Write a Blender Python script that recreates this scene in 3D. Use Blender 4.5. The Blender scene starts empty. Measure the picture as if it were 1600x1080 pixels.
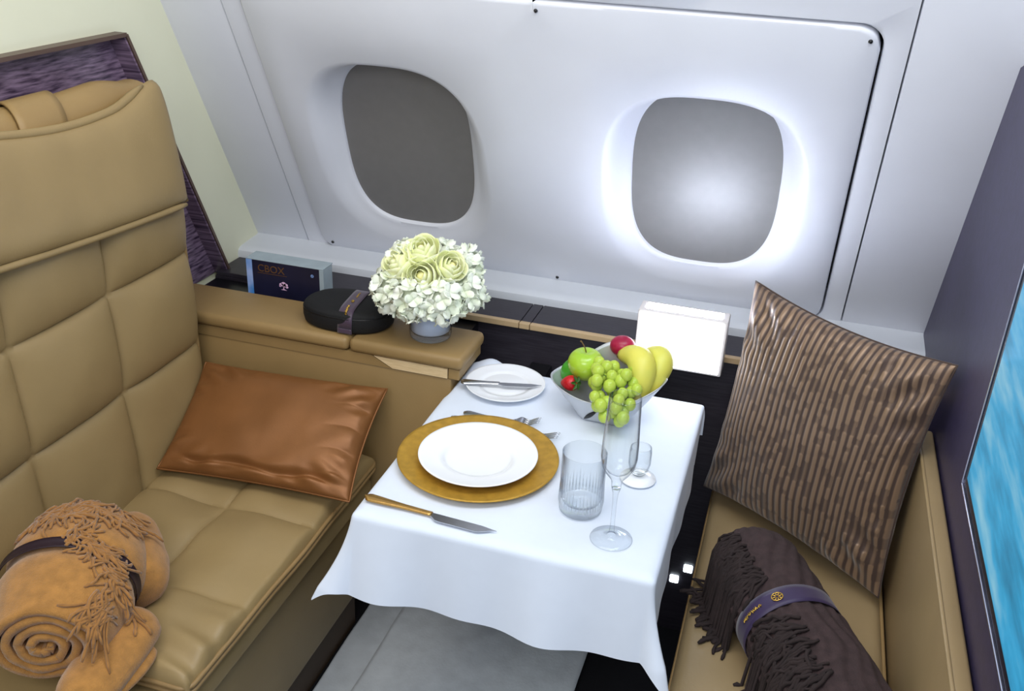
import bpy, bmesh, math, random
from mathutils import Vector, Matrix, noise
random.seed(7)
SC = bpy.context.scene
COL = SC.collection
PI = math.pi
def R_(d): return math.radians(d)

# ------------------------------------------------------------------ camera
cam_d = bpy.data.cameras.new('camera'); cam = bpy.data.objects.new('camera', cam_d); COL.objects.link(cam)
cam_d.sensor_width = 36.0; cam_d.lens = 36.0 * 1529 / 1600; cam_d.clip_start = 0.02
CX, CY, CZ = (0.954, 0.296, 0.041), (-0.164, 0.404, 0.900), (0.250, -0.865, 0.434)   # right, up, back
m = Matrix(((CX[0], CY[0], CZ[0]), (CX[1], CY[1], CZ[1]), (CX[2], CY[2], CZ[2]))).to_quaternion().to_matrix().to_4x4()
m.translation = (0, 0, 1.72); cam.matrix_world = m
SC.camera = cam
SC.cycles.transparent_max_bounces = 40

# ------------------------------------------------------------------ light and exposure
w = bpy.data.worlds.new('world'); SC.world = w; w.use_nodes = True
w.node_tree.nodes['Background'].inputs[0].default_value = (0.80, 0.88, 1.0, 1)
w.node_tree.nodes['Background'].inputs[1].default_value = 0.55
def area(name, loc, target, sx, sy, power, color):
    d = bpy.data.lights.new(name, 'AREA'); d.shape = 'RECTANGLE'; d.size = sx; d.size_y = sy
    d.energy = power; d.color = color
    o = bpy.data.objects.new(name, d); COL.objects.link(o); o.location = loc
    o.rotation_euler = (Vector(target) - Vector(loc)).to_track_quat('-Z', 'Y').to_euler()
area('ceiling_light_panel', (-0.55, 0.95, 2.25), (-0.6, 1.35, 0.5), 1.0, 0.7, 9.5, (1.0, 0.94, 0.84))
area('ceiling_light_strip', (0.15, 1.25, 2.25), (-0.2, 1.5, 0.6), 0.9, 0.35, 9, (0.82, 0.90, 1.0))
area('added_fill_light', (-0.35, -0.35, 2.10), (-0.45, 1.6, 0.3), 1.2, 0.6, 17, (0.95, 0.96, 1.0))  # added fill from behind the camera, brightens the floor sheets and flattens the shading
SC.view_settings.view_transform = 'Standard'; SC.view_settings.look = 'None'
SC.view_settings.exposure = 0.0; SC.view_settings.gamma = 1.0; SC.view_settings.use_curve_mapping = False

# ------------------------------------------------------------------ materials
def lin(c):
    return tuple(((v / 255) / 12.92 if v <= 10.3 else ((v / 255 + 0.055) / 1.055) ** 2.4) for v in c)
def mat(name, rgb, rough=0.5, metal=0.0, var=0.0, vscale=8, bump=0.0, bscale=120, stretch=(1, 1, 1), sheen=0.0,
        coat=0.0, trans=0.0, ior=1.45, rgb2=None, emit=None, estr=0.0, bdist=0.002, detail=4, spec=0.5):
    M = bpy.data.materials.new(name); M.use_nodes = True
    nt = M.node_tree; N = nt.nodes; L = nt.links
    p = N['Principled BSDF']
    c = lin(rgb)
    p.inputs['Base Color'].default_value = (*c, 1); p.inputs['Roughness'].default_value = rough
    p.inputs['Metallic'].default_value = metal; p.inputs['IOR'].default_value = ior
    p.inputs['Sheen Weight'].default_value = sheen; p.inputs['Coat Weight'].default_value = coat
    p.inputs['Transmission Weight'].default_value = trans
    p.inputs['Specular IOR Level'].default_value = spec
    if emit:
        p.inputs['Emission Color'].default_value = (*lin(emit), 1); p.inputs['Emission Strength'].default_value = estr
    if var or bump or rgb2:
        tc = N.new('ShaderNodeTexCoord'); mp = N.new('ShaderNodeMapping'); mp.inputs['Scale'].default_value = stretch
        L.new(tc.outputs['Object'], mp.inputs['Vector'])
    if var or rgb2:
        nz = N.new('ShaderNodeTexNoise'); nz.inputs['Scale'].default_value = vscale; nz.inputs['Detail'].default_value = detail
        L.new(mp.outputs['Vector'], nz.inputs['Vector'])
        rp = N.new('ShaderNodeValToRGB'); rp.color_ramp.elements[0].position = 0.32; rp.color_ramp.elements[1].position = 0.68
        c2 = lin(rgb2) if rgb2 else tuple(v * (1 - var) for v in c)
        rp.color_ramp.elements[0].color = (*c2, 1); rp.color_ramp.elements[1].color = (*c, 1)
        L.new(nz.outputs['Fac'], rp.inputs['Fac']); L.new(rp.outputs['Color'], p.inputs['Base Color'])
    if bump:
        bz = N.new('ShaderNodeTexNoise'); bz.inputs['Scale'].default_value = bscale; bz.inputs['Detail'].default_value = 3
        L.new(mp.outputs['Vector'], bz.inputs['Vector'])
        b = N.new('ShaderNodeBump'); b.inputs['Strength'].default_value = bump; b.inputs['Distance'].default_value = bdist
        L.new(bz.outputs['Fac'], b.inputs['Height']); L.new(b.outputs['Normal'], p.inputs['Normal'])
    return M
M = {}
M['wall'] = mat('sidewall plastic', (222, 224, 232), 0.42, var=0.04, vscale=6, bump=0.06, bscale=400)
M['sill'] = mat('sill plastic', (205, 209, 216), 0.4, var=0.04)
M['cream'] = mat('cream bulkhead laminate', (226, 226, 200), 0.55, var=0.04, vscale=5)
M['pale'] = mat('pale bulkhead', (205, 208, 214), 0.5, var=0.04)
M['seam'] = mat('dark seam', (28, 28, 34), 0.8, var=0.1)
M['bulk'] = mat('dark violet bulkhead laminate', (60, 54, 84), 0.42, var=0.2, vscale=60, bump=0.1, bscale=300)
M['black'] = mat('black lacquer', (16, 16, 20), 0.3, var=0.2)
M['carpet'] = mat('black carpet', (18, 18, 24), 0.95, var=0.4, vscale=300, bump=0.6, bscale=500)
M['sheet'] = mat('grey floor cover', (226, 233, 238), 0.8, var=0.14, vscale=22, bump=0.3, bscale=160)
M['bin'] = mat('dark wood cabinet', (52, 48, 56), 0.42, rgb2=(38, 34, 42), vscale=9, stretch=(2, 30, 30))
M['gold_strip'] = mat('bronze strip', (196, 168, 128), 0.4, metal=0.1, var=0.1)
M['leather'] = mat('tan leather', (154, 131, 89), 0.45, var=0.12, vscale=7, bump=0.22, bscale=260, bdist=0.001)
M['leather2'] = mat('tan console leather', (153, 125, 80), 0.48, var=0.12, vscale=7, bump=0.22, bscale=260, bdist=0.001)
M['leather3'] = mat('beige bench leather', (156, 134, 98), 0.38, var=0.1, vscale=7, bump=0.2, bscale=260, bdist=0.001)
M['piping'] = mat('tan piping', (150, 122, 80), 0.45, var=0.1)
M['plinth'] = mat('brown plinth', (74, 56, 38), 0.6, var=0.2)
M['lightwood'] = mat('pale wood', (228, 202, 158), 0.4, rgb2=(212, 184, 138), vscale=12, stretch=(3, 30, 30))
M['veneer'] = mat('violet streaked veneer', (146, 124, 148), 0.35, rgb2=(46, 32, 56), vscale=9, stretch=(1, 2.2, 20), coat=0.4, detail=6)
M['bronze'] = mat('bronze frame', (104, 84, 74), 0.4, metal=0.4, var=0.1)
M['blind'] = mat('grey blind', (122, 120, 119), 0.43, var=0.05, vscale=40, spec=0.7)
def glass_mat(name, ior, tint, facing, base=0.03):
    m_ = bpy.data.materials.new(name); m_.use_nodes = True
    N = m_.node_tree.nodes; L = m_.node_tree.links; N.remove(N['Principled BSDF']); out = N['Material Output']
    fc = N.new('ShaderNodeLayerWeight'); fc.inputs['Blend'].default_value = 0.5
    pw = N.new('ShaderNodeMath'); pw.operation = 'POWER'; pw.inputs[1].default_value = 2.6
    lw = N.new('ShaderNodeMath'); lw.operation = 'MULTIPLY_ADD'; lw.inputs[1].default_value = ior; lw.inputs[2].default_value = base
    L.new(fc.outputs['Facing'], pw.inputs[0]); L.new(pw.outputs[0], lw.inputs[0])
    tr = N.new('ShaderNodeBsdfTransparent'); tr.inputs[0].default_value = (*tint, 1)
    er = N.new('ShaderNodeValToRGB'); ee = er.color_ramp.elements; ee[0].position = 0.55; ee[0].color = (*tint, 1); ee[1].position = 1.0; ee[1].color = (0.42, 0.46, 0.52, 1)
    L.new(fc.outputs['Facing'], er.inputs['Fac']); L.new(er.outputs['Color'], tr.inputs[0])
    rf = N.new('ShaderNodeBsdfRefraction'); rf.inputs['IOR'].default_value = 1.06; rf.inputs['Roughness'].default_value = 0.0
    gl = N.new('ShaderNodeBsdfGlossy'); gl.inputs['Roughness'].default_value = 0.02
    m0 = N.new('ShaderNodeMixShader'); m0.inputs[0].default_value = facing
    mx = N.new('ShaderNodeMixShader')
    L.new(tr.outputs[0], m0.inputs[1]); L.new(rf.outputs[0], m0.inputs[2])
    L.new(lw.outputs[0], mx.inputs[0]); L.new(m0.outputs[0], mx.inputs[1]); L.new(gl.outputs[0], mx.inputs[2])
    L.new(mx.outputs[0], out.inputs[0]); return m_
M['glass'] = glass_mat('clear glass', 0.55, (0.975, 0.985, 0.99), 0.0)
M['cutglass'] = glass_mat('cut crystal', 1.0, (0.90, 0.92, 0.94), 0.4, 0.22)
M['pane'] = mat('window pane', (200, 210, 220), 0.05, trans=0.9, ior=1.1)
M['linen'] = mat('white linen', (220, 228, 241), 0.85, var=0.02, vscale=30, bump=0.12, bscale=700, bdist=0.0006, sheen=0.1)
M['china'] = mat('white china', (242, 244, 247), 0.12, coat=0.4)
M['goldplate'] = mat('hammered gold', (196, 152, 58), 0.4, metal=0.35, var=0.25, vscale=60, bump=0.35, bscale=160, bdist=0.001)
M['steel'] = mat('polished steel', (190, 192, 198), 0.18, metal=1.0)
M['steel_dark'] = mat('shaded steel', (120, 124, 140), 0.2, metal=1.0)
M['gilt'] = mat('gilt handle', (200, 158, 92), 0.25, metal=0.9, var=0.15, vscale=80)
M['silver'] = mat('brushed silver bowl', (205, 208, 214), 0.32, metal=0.55, var=0.06, vscale=20)
M['apple'] = mat('green apple skin', (184, 212, 70), 0.25, var=0.2, vscale=20, rgb2=(158, 198, 46), coat=0.3)
M['lime'] = mat('green lime skin', (70, 160, 40), 0.35, var=0.2, vscale=40, bump=0.2)
M['straw'] = mat('red strawberry', (205, 22, 34), 0.3, var=0.3, vscale=120, bump=0.5, bscale=260)
M['plum'] = mat('crimson plum', (178, 26, 70), 0.3, var=0.3, vscale=30)
M['orange'] = mat('orange peel', (222, 110, 36), 0.45, bump=0.3, bscale=300)
M['banana'] = mat('yellow banana skin', (230, 218, 92), 0.4, var=0.1, vscale=18, rgb2=(214, 214, 96))
M['grape'] = mat('green grape skin', (200, 214, 96), 0.22, var=0.1, vscale=60, rgb2=(176, 202, 70))
M['stemgreen'] = mat('green stem', (60, 110, 40), 0.6, var=0.3)
M['stembrown'] = mat('brown stem', (120, 92, 50), 0.7, var=0.3)
M['vasewhite'] = mat('frosted vase lining', (206, 220, 246), 0.3)
M['hyd'] = mat('white hydrangea petal', (246, 249, 240), 0.6, rgb2=(234, 242, 214), vscale=25)
M['rose'] = mat('pale yellow rose petal', (250, 250, 222), 0.5, rgb2=(240, 245, 184), vscale=30)
M['rosein'] = mat('yellow rose heart', (246, 240, 170), 0.5, var=0.1, vscale=30)
M['kit'] = mat('black neoprene', (18, 18, 20), 0.75, var=0.3, vscale=200, bump=0.3, bscale=500)
M['ribbon'] = mat('aubergine ribbon', (76, 60, 78), 0.4, var=0.15, vscale=30, sheen=0.2)
M['ribbon2'] = mat('violet ribbon', (50, 36, 72), 0.45, var=0.15, vscale=30, sheen=0.2)
M['darkribbon'] = mat('dark plum ribbon', (44, 30, 40), 0.45, var=0.15, vscale=30)
M['goldprint'] = mat('gold print', (224, 184, 88), 0.3, metal=0.7)
M['navy'] = mat('navy card', (24, 24, 44), 0.35, rgb2=(34, 34, 60), vscale=12)
M['skyprint'] = mat('blue printed edge', (70, 140, 214), 0.35, rgb2=(170, 190, 236), vscale=24, detail=2)
M['acrylic'] = mat('frosted acrylic', (186, 202, 210), 0.25, var=0.1, vscale=30, trans=0.25)
M['copper'] = mat('copper lettering', (128, 92, 58), 0.35, metal=0.5)
M['pinkprint'] = mat('pink print', (232, 190, 222), 0.5)
M['satin'] = mat('bronze satin', (140, 92, 50), 0.46, metal=0.3, var=0.15, vscale=10, bump=0.1, bscale=300)
M['tan'] = mat('camel wool', (176, 124, 60), 0.95, var=0.25, vscale=60, bump=0.7, bscale=420, bdist=0.002, sheen=0.3)
M['tanfringe'] = mat('camel wool fringe', (164, 114, 58), 0.95, var=0.3, vscale=90, sheen=0.3)
M['choc'] = mat('dark brown wool', (62, 46, 46), 0.9, var=0.35, vscale=60, bump=0.5, bscale=420)
M['chocfringe'] = mat('dark brown fringe', (46, 35, 34), 0.95, var=0.3, vscale=50)
M['lamphouse'] = mat('lamp housing', (222, 216, 214), 0.4, var=0.02)
M['glow'] = mat('lit diffuser', (255, 255, 255), 0.5, emit=(240, 246, 255), estr=6.0)
M['glowtop'] = mat('bright lit slot', (255, 255, 255), 0.5, emit=(226, 234, 255), estr=115.0)
M['led'] = mat('lit courtesy lens', (255, 255, 255), 0.4, emit=(235, 250, 255), estr=5.0)
M['bezel'] = mat('black bezel', (20, 20, 30), 0.2, var=0.1)
M['chrome'] = mat('silver edge', (210, 212, 230), 0.2, metal=1.0)
# television picture: blue water with paler streaks, shown on a lit screen
def screen_mat():
    m_ = bpy.data.materials.new('blue television picture'); m_.use_nodes = True
    N = m_.node_tree.nodes; L = m_.node_tree.links; p = N['Principled BSDF']
    tc = N.new('ShaderNodeTexCoord'); mp = N.new('ShaderNodeMapping'); mp.inputs['Scale'].default_value = (1, 1.6, 9)
    mp.inputs['Rotation'].default_value = (0.10, 0, 0)
    nz = N.new('ShaderNodeTexNoise'); nz.inputs['Scale'].default_value = 3.0; nz.inputs['Detail'].default_value = 6
    L.new(tc.outputs['Object'], mp.inputs['Vector']); L.new(mp.outputs['Vector'], nz.inputs['Vector'])
    rp = N.new('ShaderNodeValToRGB'); e = rp.color_ramp.elements
    e[0].position = 0.3; e[0].color = (*lin((28, 130, 170)), 1); e[1].position = 0.72; e[1].color = (*lin((150, 214, 236)), 1)
    k = e.new(0.5); k.color = (*lin((52, 176, 226)), 1)
    L.new(nz.outputs['Fac'], rp.inputs['Fac']); L.new(rp.outputs['Color'], p.inputs['Emission Color'])
    p.inputs['Emission Strength'].default_value = 0.75; p.inputs['Base Color'].default_value = (0.02, 0.03, 0.05, 1)
    p.inputs['Roughness'].default_value = 0.15
    return m_
M['screen'] = screen_mat()
# woven cushion: the ridge attribute comes from the mesh relief itself
def stripe_mat():
    m_ = bpy.data.materials.new('ribbed bronze velvet'); m_.use_nodes = True
    N = m_.node_tree.nodes; L = m_.node_tree.links; p = N['Principled BSDF']
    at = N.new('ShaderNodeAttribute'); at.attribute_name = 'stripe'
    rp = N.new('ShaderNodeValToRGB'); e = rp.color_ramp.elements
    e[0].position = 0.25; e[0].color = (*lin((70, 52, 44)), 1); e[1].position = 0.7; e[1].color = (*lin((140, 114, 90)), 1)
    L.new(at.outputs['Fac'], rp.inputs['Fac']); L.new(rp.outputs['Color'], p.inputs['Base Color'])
    mr = N.new('ShaderNodeMapRange'); mr.inputs[3].default_value = 0.6; mr.inputs[4].default_value = 0.32
    L.new(at.outputs['Fac'], mr.inputs[0]); L.new(mr.outputs[0], p.inputs['Roughness'])
    p.inputs['Sheen Weight'].default_value = 0.3; p.inputs['Metallic'].default_value = 0.25
    return m_
M['stripe'] = stripe_mat()

# ------------------------------------------------------------------ mesh helpers
WL = {}
def ob(name, bm, m_, parent=None, label=None, cat=None, group=None, kind=None, smooth=True, auto=None):
    """bmesh (world coordinates) -> one mesh object; origin at the base of its own box"""
    me = bpy.data.meshes.new(name)
    bmesh.ops.recalc_face_normals(bm, faces=bm.faces[:])
    vs = [v.co for v in bm.verts]
    c = Vector(((min(v.x for v in vs) + max(v.x for v in vs)) / 2, (min(v.y for v in vs) + max(v.y for v in vs)) / 2, min(v.z for v in vs)))
    bmesh.ops.translate(bm, verts=bm.verts[:], vec=-c)
    if auto is not None:
        for e in bm.edges:
            if len(e.link_faces) == 2 and e.calc_face_angle(0) > R_(auto): e.smooth = False
    for f in bm.faces: f.smooth = smooth
    bm.to_mesh(me); bm.free()
    me.materials.append(M[m_])
    o = bpy.data.objects.new(name, me); COL.objects.link(o)
    return reg(o, c, parent, label, cat, group, kind)
def reg(o, c, parent=None, label=None, cat=None, group=None, kind=None):
    o.location = c; WL[o.name] = Vector(c)
    if parent:
        o.parent = parent; o.matrix_parent_inverse = Matrix.Translation(-WL[parent.name])
    if label: o['label'] = label
    if cat: o['category'] = cat
    if group: o['group'] = group
    if kind: o['kind'] = kind
    return o
def thing(name, loc, label, cat, group=None):
    o = bpy.data.objects.new(name, None); COL.objects.link(o); o.empty_display_size = 0.05
    return reg(o, Vector(loc), None, label, cat, group)
def BM(): return bmesh.new()
def box(b, x0, x1, y0, y1, z0, z1, bev=0.0, seg=2):
    vs = [b.verts.new(p) for p in ((x0, y0, z0), (x1, y0, z0), (x1, y1, z0), (x0, y1, z0), (x0, y0, z1), (x1, y0, z1), (x1, y1, z1), (x0, y1, z1))]
    fs = [b.faces.new([vs[i] for i in f]) for f in ((0, 3, 2, 1), (4, 5, 6, 7), (0, 1, 5, 4), (1, 2, 6, 5), (2, 3, 7, 6), (3, 0, 4, 7))]
    if bev:
        es = list({e for f in fs for e in f.edges})
        bmesh.ops.bevel(b, geom=es, offset=bev, segments=seg, profile=0.5, affect='EDGES')
    return b
def prism(b, poly, off):
    """poly: list of 3D points (planar), off: extrusion vector"""
    off = Vector(off); a = [b.verts.new(p) for p in poly]; c = [b.verts.new(Vector(p) + off) for p in poly]
    b.faces.new(a); b.faces.new(c[::-1])
    n = len(a)
    for i in range(n): b.faces.new((a[i], c[i], c[(i + 1) % n], a[(i + 1) % n]))
    return b
def grid(b, fn, nu, nv, cu=False, cv=False):
    g = [[b.verts.new(fn(i / (nu if cu else nu - 1), j / (nv if cv else nv - 1))) for j in range(nv)] for i in range(nu)]
    for i in range(nu if cu else nu - 1):
        for j in range(nv if cv else nv - 1):
            b.faces.new((g[i][j], g[(i + 1) % nu][j], g[(i + 1) % nu][(j + 1) % nv], g[i][(j + 1) % nv]))
    return g
def lathe(b, prof, c, seg=48, axis=None, wob=None):
    rings = []
    for r, z in prof:
        if r < 1e-5: rings.append([b.verts.new((c[0], c[1], c[2] + z))])
        else: rings.append([b.verts.new((c[0] + r * math.cos(2 * PI * k / seg), c[1] + r * math.sin(2 * PI * k / seg), c[2] + z)) for k in range(seg)])
    for a, d in zip(rings, rings[1:]):
        for k in range(seg):
            k2 = (k + 1) % seg
            if len(a) == 1 and len(d) == 1: continue
            if len(a) == 1: b.faces.new((a[0], d[k], d[k2]))
            elif len(d) == 1: b.faces.new((a[k], d[0], a[k2]))
            else: b.faces.new((a[k], d[k], d[k2], a[k2]))
    return b
def tube(b, pts, r, seg=8, closed=False, cap=True):
    pts = [Vector(p) for p in pts]; n = len(pts)
    rs = r if isinstance(r, (list, tuple)) else [r] * n
    rings = []; ref = None
    for i in range(n):
        t = (pts[(i + 1) % n] - pts[i - 1]) if closed else (pts[min(i + 1, n - 1)] - pts[max(i - 1, 0)])
        if t.length < 1e-9: t = Vector((0, 0, 1))
        t.normalize()
        if ref is None: ref = t.orthogonal().normalized()
        ref = (ref - t * ref.dot(t));
        if ref.length < 1e-6: ref = t.orthogonal()
        ref.normalize(); s = t.cross(ref)
        rings.append([b.verts.new(pts[i] + (ref * math.cos(2 * PI * k / seg) + s * math.sin(2 * PI * k / seg)) * rs[i]) for k in range(seg)])
    for i in range(n if closed else n - 1):
        a, d = rings[i], rings[(i + 1) % n]
        for k in range(seg): b.faces.new((a[k], a[(k + 1) % seg], d[(k + 1) % seg], d[k]))
    if cap and not closed:
        b.faces.new(rings[0][::-1]); b.faces.new(rings[-1])
    return b
def ball(b, c, rx, ry=None, rz=None, nu=16, nv=10, rot=None):
    ry = ry or rx; rz = rz or rx; c = Vector(c)
    rows = []
    for j in range(nv + 1):
        th = PI * j / nv
        if j in (0, nv): pts = [Vector((0, 0, rz * math.cos(th)))]
        else: pts = [Vector((rx * math.sin(th) * math.cos(2 * PI * i / nu), ry * math.sin(th) * math.sin(2 * PI * i / nu), rz * math.cos(th))) for i in range(nu)]
        rows.append([b.verts.new(c + (rot @ p if rot else p)) for p in pts])
    for a, d in zip(rows, rows[1:]):
        for k in range(nu):
            k2 = (k + 1) % nu
            if len(a) == 1: b.faces.new((a[0], d[k], d[k2]))
            elif len(d) == 1: b.faces.new((a[k], d[0], a[k2]))
            else: b.faces.new((a[k], d[k], d[k2], a[k2]))
    return b
def smooth(t): t = max(0, min(1, t)); return t * t * (3 - 2 * t)
def seamf(x, seams, p=0.36):
    for a, c in zip(seams, seams[1:]):
        if a <= x <= c:
            t = (x - a) / (c - a); return (4 * t * (1 - t)) ** p
    return 0
def cushion(b, o, U, V, Nn, wu, wv, thick, seams_u, seams_v, bulge, R, nu=70, nv=70, wrinkle=0.0, seed=0, extra=None):
    """upholstered slab: quilted face with rounded border, skirt and back"""
    o, U, V, Nn = Vector(o), Vector(U), Vector(V), Vector(Nn)
    def fn(u, v):
        a, c = u * wu, v * wv
        d = min(a, wu - a, c, wv - c)
        ins = R - math.sqrt(max(0, R * R - (R - d) ** 2)) if d < R else 0
        h = bulge * min(seamf(a, seams_u), 1) * min(seamf(c, seams_v), 1) if bulge else 0
        if wrinkle: h += wrinkle * noise.noise(Vector((a * 9 + seed, c * 9, seed))) * (1 if d > R else d / R)
        if extra: h += extra(a, c)
        return o + U * a + V * c + Nn * (h - ins)
    g = grid(b, fn, nu, nv)
    ring = [g[i][0] for i in range(nu)] + [g[-1][j] for j in range(1, nv)] + [g[i][-1] for i in range(nu - 2, -1, -1)] + [g[0][j] for j in range(nv - 2, 0, -1)]
    back = []
    for v in ring:
        h = (v.co - o).dot(Nn); back.append(b.verts.new(v.co - Nn * (h + thick)))
    n = len(ring)
    for i in range(n): b.faces.new((ring[i], back[i], back[(i + 1) % n], ring[(i + 1) % n]))
    b.faces.new(back)
    return b
def text_bm(txt, size, origin, ux, uz, extr=0.0004):
    cu = bpy.data.curves.new('t', 'FONT'); cu.body = txt; cu.size = size; cu.extrude = extr; cu.resolution_u = 3
    o = bpy.data.objects.new('t', cu); COL.objects.link(o)
    bpy.context.view_layer.update()
    me = bpy.data.meshes.new_from_object(o.evaluated_get(bpy.context.evaluated_depsgraph_get()))
    bpy.data.objects.remove(o); bpy.data.curves.remove(cu)
    b = BM(); b.from_mesh(me); bpy.data.meshes.remove(me)
    ux, uz, origin = Vector(ux), Vector(uz), Vector(origin); nn = ux.cross(uz)
    for v in b.verts: v.co = origin + ux * v.co.x + uz * v.co.y + nn * v.co.z
    return b

# ================================================================== SETTING
A = R_(26.8)
P0 = Vector((0, 2.22, 0.80)); UP = Vector((0, -math.sin(A), math.cos(A))); IN = Vector((0, -math.cos(A), -math.sin(A)))
def wp(x, s, d=0.0): return Vector((x, 0, 0)) + P0 + UP * s + IN * d
XL, XR = -1.368, 0.332      # bulkheads
floor = ob('floor', box(BM(), -1.6, 0.6, 0.2, 2.5, -0.06, 0.0), 'carpet', kind='structure', smooth=False)
# fuselage side: dark backing, then the lining panels
b = BM(); prism(b, [wp(-1.45, -0.3, -0.12), wp(0.45, -0.3, -0.12), wp(0.45, 1.25, -0.12), wp(-1.45, 1.25, -0.12)], IN * -0.03)
wall = ob('wall_window', b, 'seam', kind='structure', smooth=False)
def slab(x0, x1, s0, s1, d0=-0.05, d1=0.0, bev=0.004):
    b = BM(); prism(b, [wp(x0, s0, d0), wp(x1, s0, d0), wp(x1, s1, d0), wp(x0, s1, d0)], IN * (d1 - d0))
    bmesh.ops.bevel(b, geom=b.edges[:], offset=bev, segments=2, profile=0.5, affect='EDGES'); return b
ob('lining_panel', slab(-1.45, -1.2165, -0.25, 1.25), 'wall', wall, smooth=True, auto=35)
ob('lining_panel', slab(0.1525, 0.45, -0.25, 1.25), 'wall', wall, smooth=True, auto=35)
PX0, PX1, PS0, PS1 = -1.166, 0.102, 0.012, 0.792     # the raised window panel
CR = 0.045
def rrect(x0, x1, s0, s1, r, n=8):
    pts = []
    for cx, cs, a0 in ((x1 - r, s1 - r, 0), (x0 + r, s1 - r, 90), (x0 + r, s0 + r, 180), (x1 - r, s0 + r, 270)):
        for k in range(n + 1):
            a = R_(a0 + 90 * k / n); pts.append((cx + r * math.cos(a), cs + r * math.sin(a)))
    return pts
# border frame around it (rounded opening)
inner = rrect(PX0 - 0.004, PX1 + 0.004, PS0 - 0.004, PS1 + 0.004, CR)
OX0, OX1, OS0, OS1 = -1.2135, 0.1495, -0.05, 1.25
def toedge(x, s):
    cx, cs = (PX0 + PX1) / 2, (PS0 + PS1) / 2
    dx, ds = x - cx, s - cs; t = 1e9
    if dx > 1e-9: t = min(t, (OX1 - cx) / dx)
    if dx < -1e-9: t = min(t, (OX0 - cx) / dx)
    if ds > 1e-9: t = min(t, (OS1 - cs) / ds)
    if ds < -1e-9: t = min(t, (OS0 - cs) / ds)
    return cx + dx * t, cs + ds * t
# split long straight sides so that outer corners are met exactly
ring = []
for i, p in enumerate(inner):
    q = inner[(i + 1) % len(inner)]; L_ = math.dist(p, q); k = max(1, int(L_ / 0.03))
    for j in range(k): ring.append((p[0] + (q[0] - p[0]) * j / k, p[1] + (q[1] - p[1]) * j / k))
b = BM(); rows = [[], [], [], []]
for x, s in ring:
    ex, es = toedge(x, s); dd = Vector((ex - x, es - s)); dn = dd.normalized()
    rows[0].append(b.verts.new(wp(x, s, -0.03))); rows[1].append(b.verts.new(wp(x + dn.x * 0.001, s + dn.y * 0.001, -0.003)))
    rows[2].append(b.verts.new(wp(x + dn.x * 0.007, s + dn.y * 0.007, 0.001))); rows[3].append(b.verts.new(wp(ex, es, 0.001)))
for a, c in zip(rows, rows[1:]):
    for k in range(len(a)): b.faces.new((a[k], a[(k + 1) % len(a)], c[(k + 1) % len(a)], c[k]))
a = rows[3]; c = [b.verts.new(v.co - IN * 0.02) for v in a]
for k in range(len(a)): b.faces.new((a[k], a[(k + 1) % len(a)], c[(k + 1) % len(a)], c[k]))
ob('border_frame', b, 'wall', wall, auto=40)
# window panel: two cells, each a polar sheet from the blind opening out to the panel edge
WIN = [(-0.884, 0.346), (-0.191, 0.346)]; WA, WB, WD = 0.160, 0.214, -0.048
def wdep(s): return WD * (1 + 0.72 * (s - 0.346) / 0.214)      # the recess is deeper at the top
XM = -0.527
def sup(a, hw, hh, n=3.0):
    c, s = math.cos(a), math.sin(a)
    r = (abs(c / hw) ** n + abs(s / hh) ** n) ** (-1 / n); return r * c, r * s
b = BM(); NA = 180
for ci, (cx, cs) in enumerate(WIN):
    x0, x1 = (PX0, XM) if ci == 0 else (XM, PX1)
    def outer(a):
        dx, ds = math.cos(a), math.sin(a); t = 1e9
        if dx > 1e-9: t = min(t, (x1 - cx) / dx)
        if dx < -1e-9: t = min(t, (x0 - cx) / dx)
        if ds > 1e-9: t = min(t, (PS1 - cs) / ds)
        if ds < -1e-9: t = min(t, (PS0 - cs) / ds)
        px, ps = cx + dx * t, cs + ds * t
        # round the outer corners of the panel
        for qx, qs, sx, ss in ((PX0 + CR, PS0 + CR, -1, -1), (PX0 + CR, PS1 - CR, -1, 1), (PX1 - CR, PS0 + CR, 1, -1), (PX1 - CR, PS1 - CR, 1, 1)):
            if (px - qx) * sx > 0 and (ps - qs) * ss > 0:
                v = Vector((px - qx, ps - qs)).normalized() * CR; px, ps = qx + v.x, qs + v.y
        return px, ps
    angs = sorted([2 * PI * k / NA for k in range(NA)] + [math.atan2(s_ - cs, x_ - cx) % (2 * PI) for x_ in (x0, x1) for s_ in (PS0, PS1)])
    prof = [(0.0, 1.0, -0.018), (0.0, 1.0, -0.002), (0.05, 1.0, 0.003), (0.2, 0.78, 0), (0.4, 0.48, 0.001), (0.6, 0.22, 0.002), (0.8, 0.05, 0.004), (1.0, 0, 0.006)]
    rings = []
    for f, kd, d in prof:
        row = []
        for a in angs:
            k = f * 0.058; x, s = sup(a, WA + k, WB + k, 3.0 - 0.2 * f); row.append(b.verts.new(wp(cx + x, cs + s, wdep(cs + s) * kd + d)))
        rings.append(row)
    for f, d in ((0.5, 0.006), (0.965, 0.006), (0.992, 0.0045), (1.0, 0.0), (1.0, -0.02)):
        row = []
        for a in angs:
            x, s = sup(a, WA + 0.058, WB + 0.058, 2.8); px, ps = outer(a)
            x, s = cx + x, cs + s
            edge = min(abs(px - XM), 1) < 1e-5
            row.append(b.verts.new(wp(x + (px - x) * f, s + (ps - s) * f, 0.006 if edge else d)))
        rings.append(row)
    for r0, r1 in zip(rings, rings[1:]):
        for k in range(len(angs)): b.faces.new((r0[k], r0[(k + 1) % len(angs)], r1[(k + 1) % len(angs)], r1[k]))
ob('window_panel', b, 'wall', wall, auto=55)
for x, s in ((-1.138, 0.035), (-0.527, 0.03), (-0.522, 0.775), (0.083, 0.768)):
    b = BM(); ball(b, wp(x, s, 0.006), 0.0042, 0.0042, 0.0042, 10, 6); ob('screw', b, 'black', wall)
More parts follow.
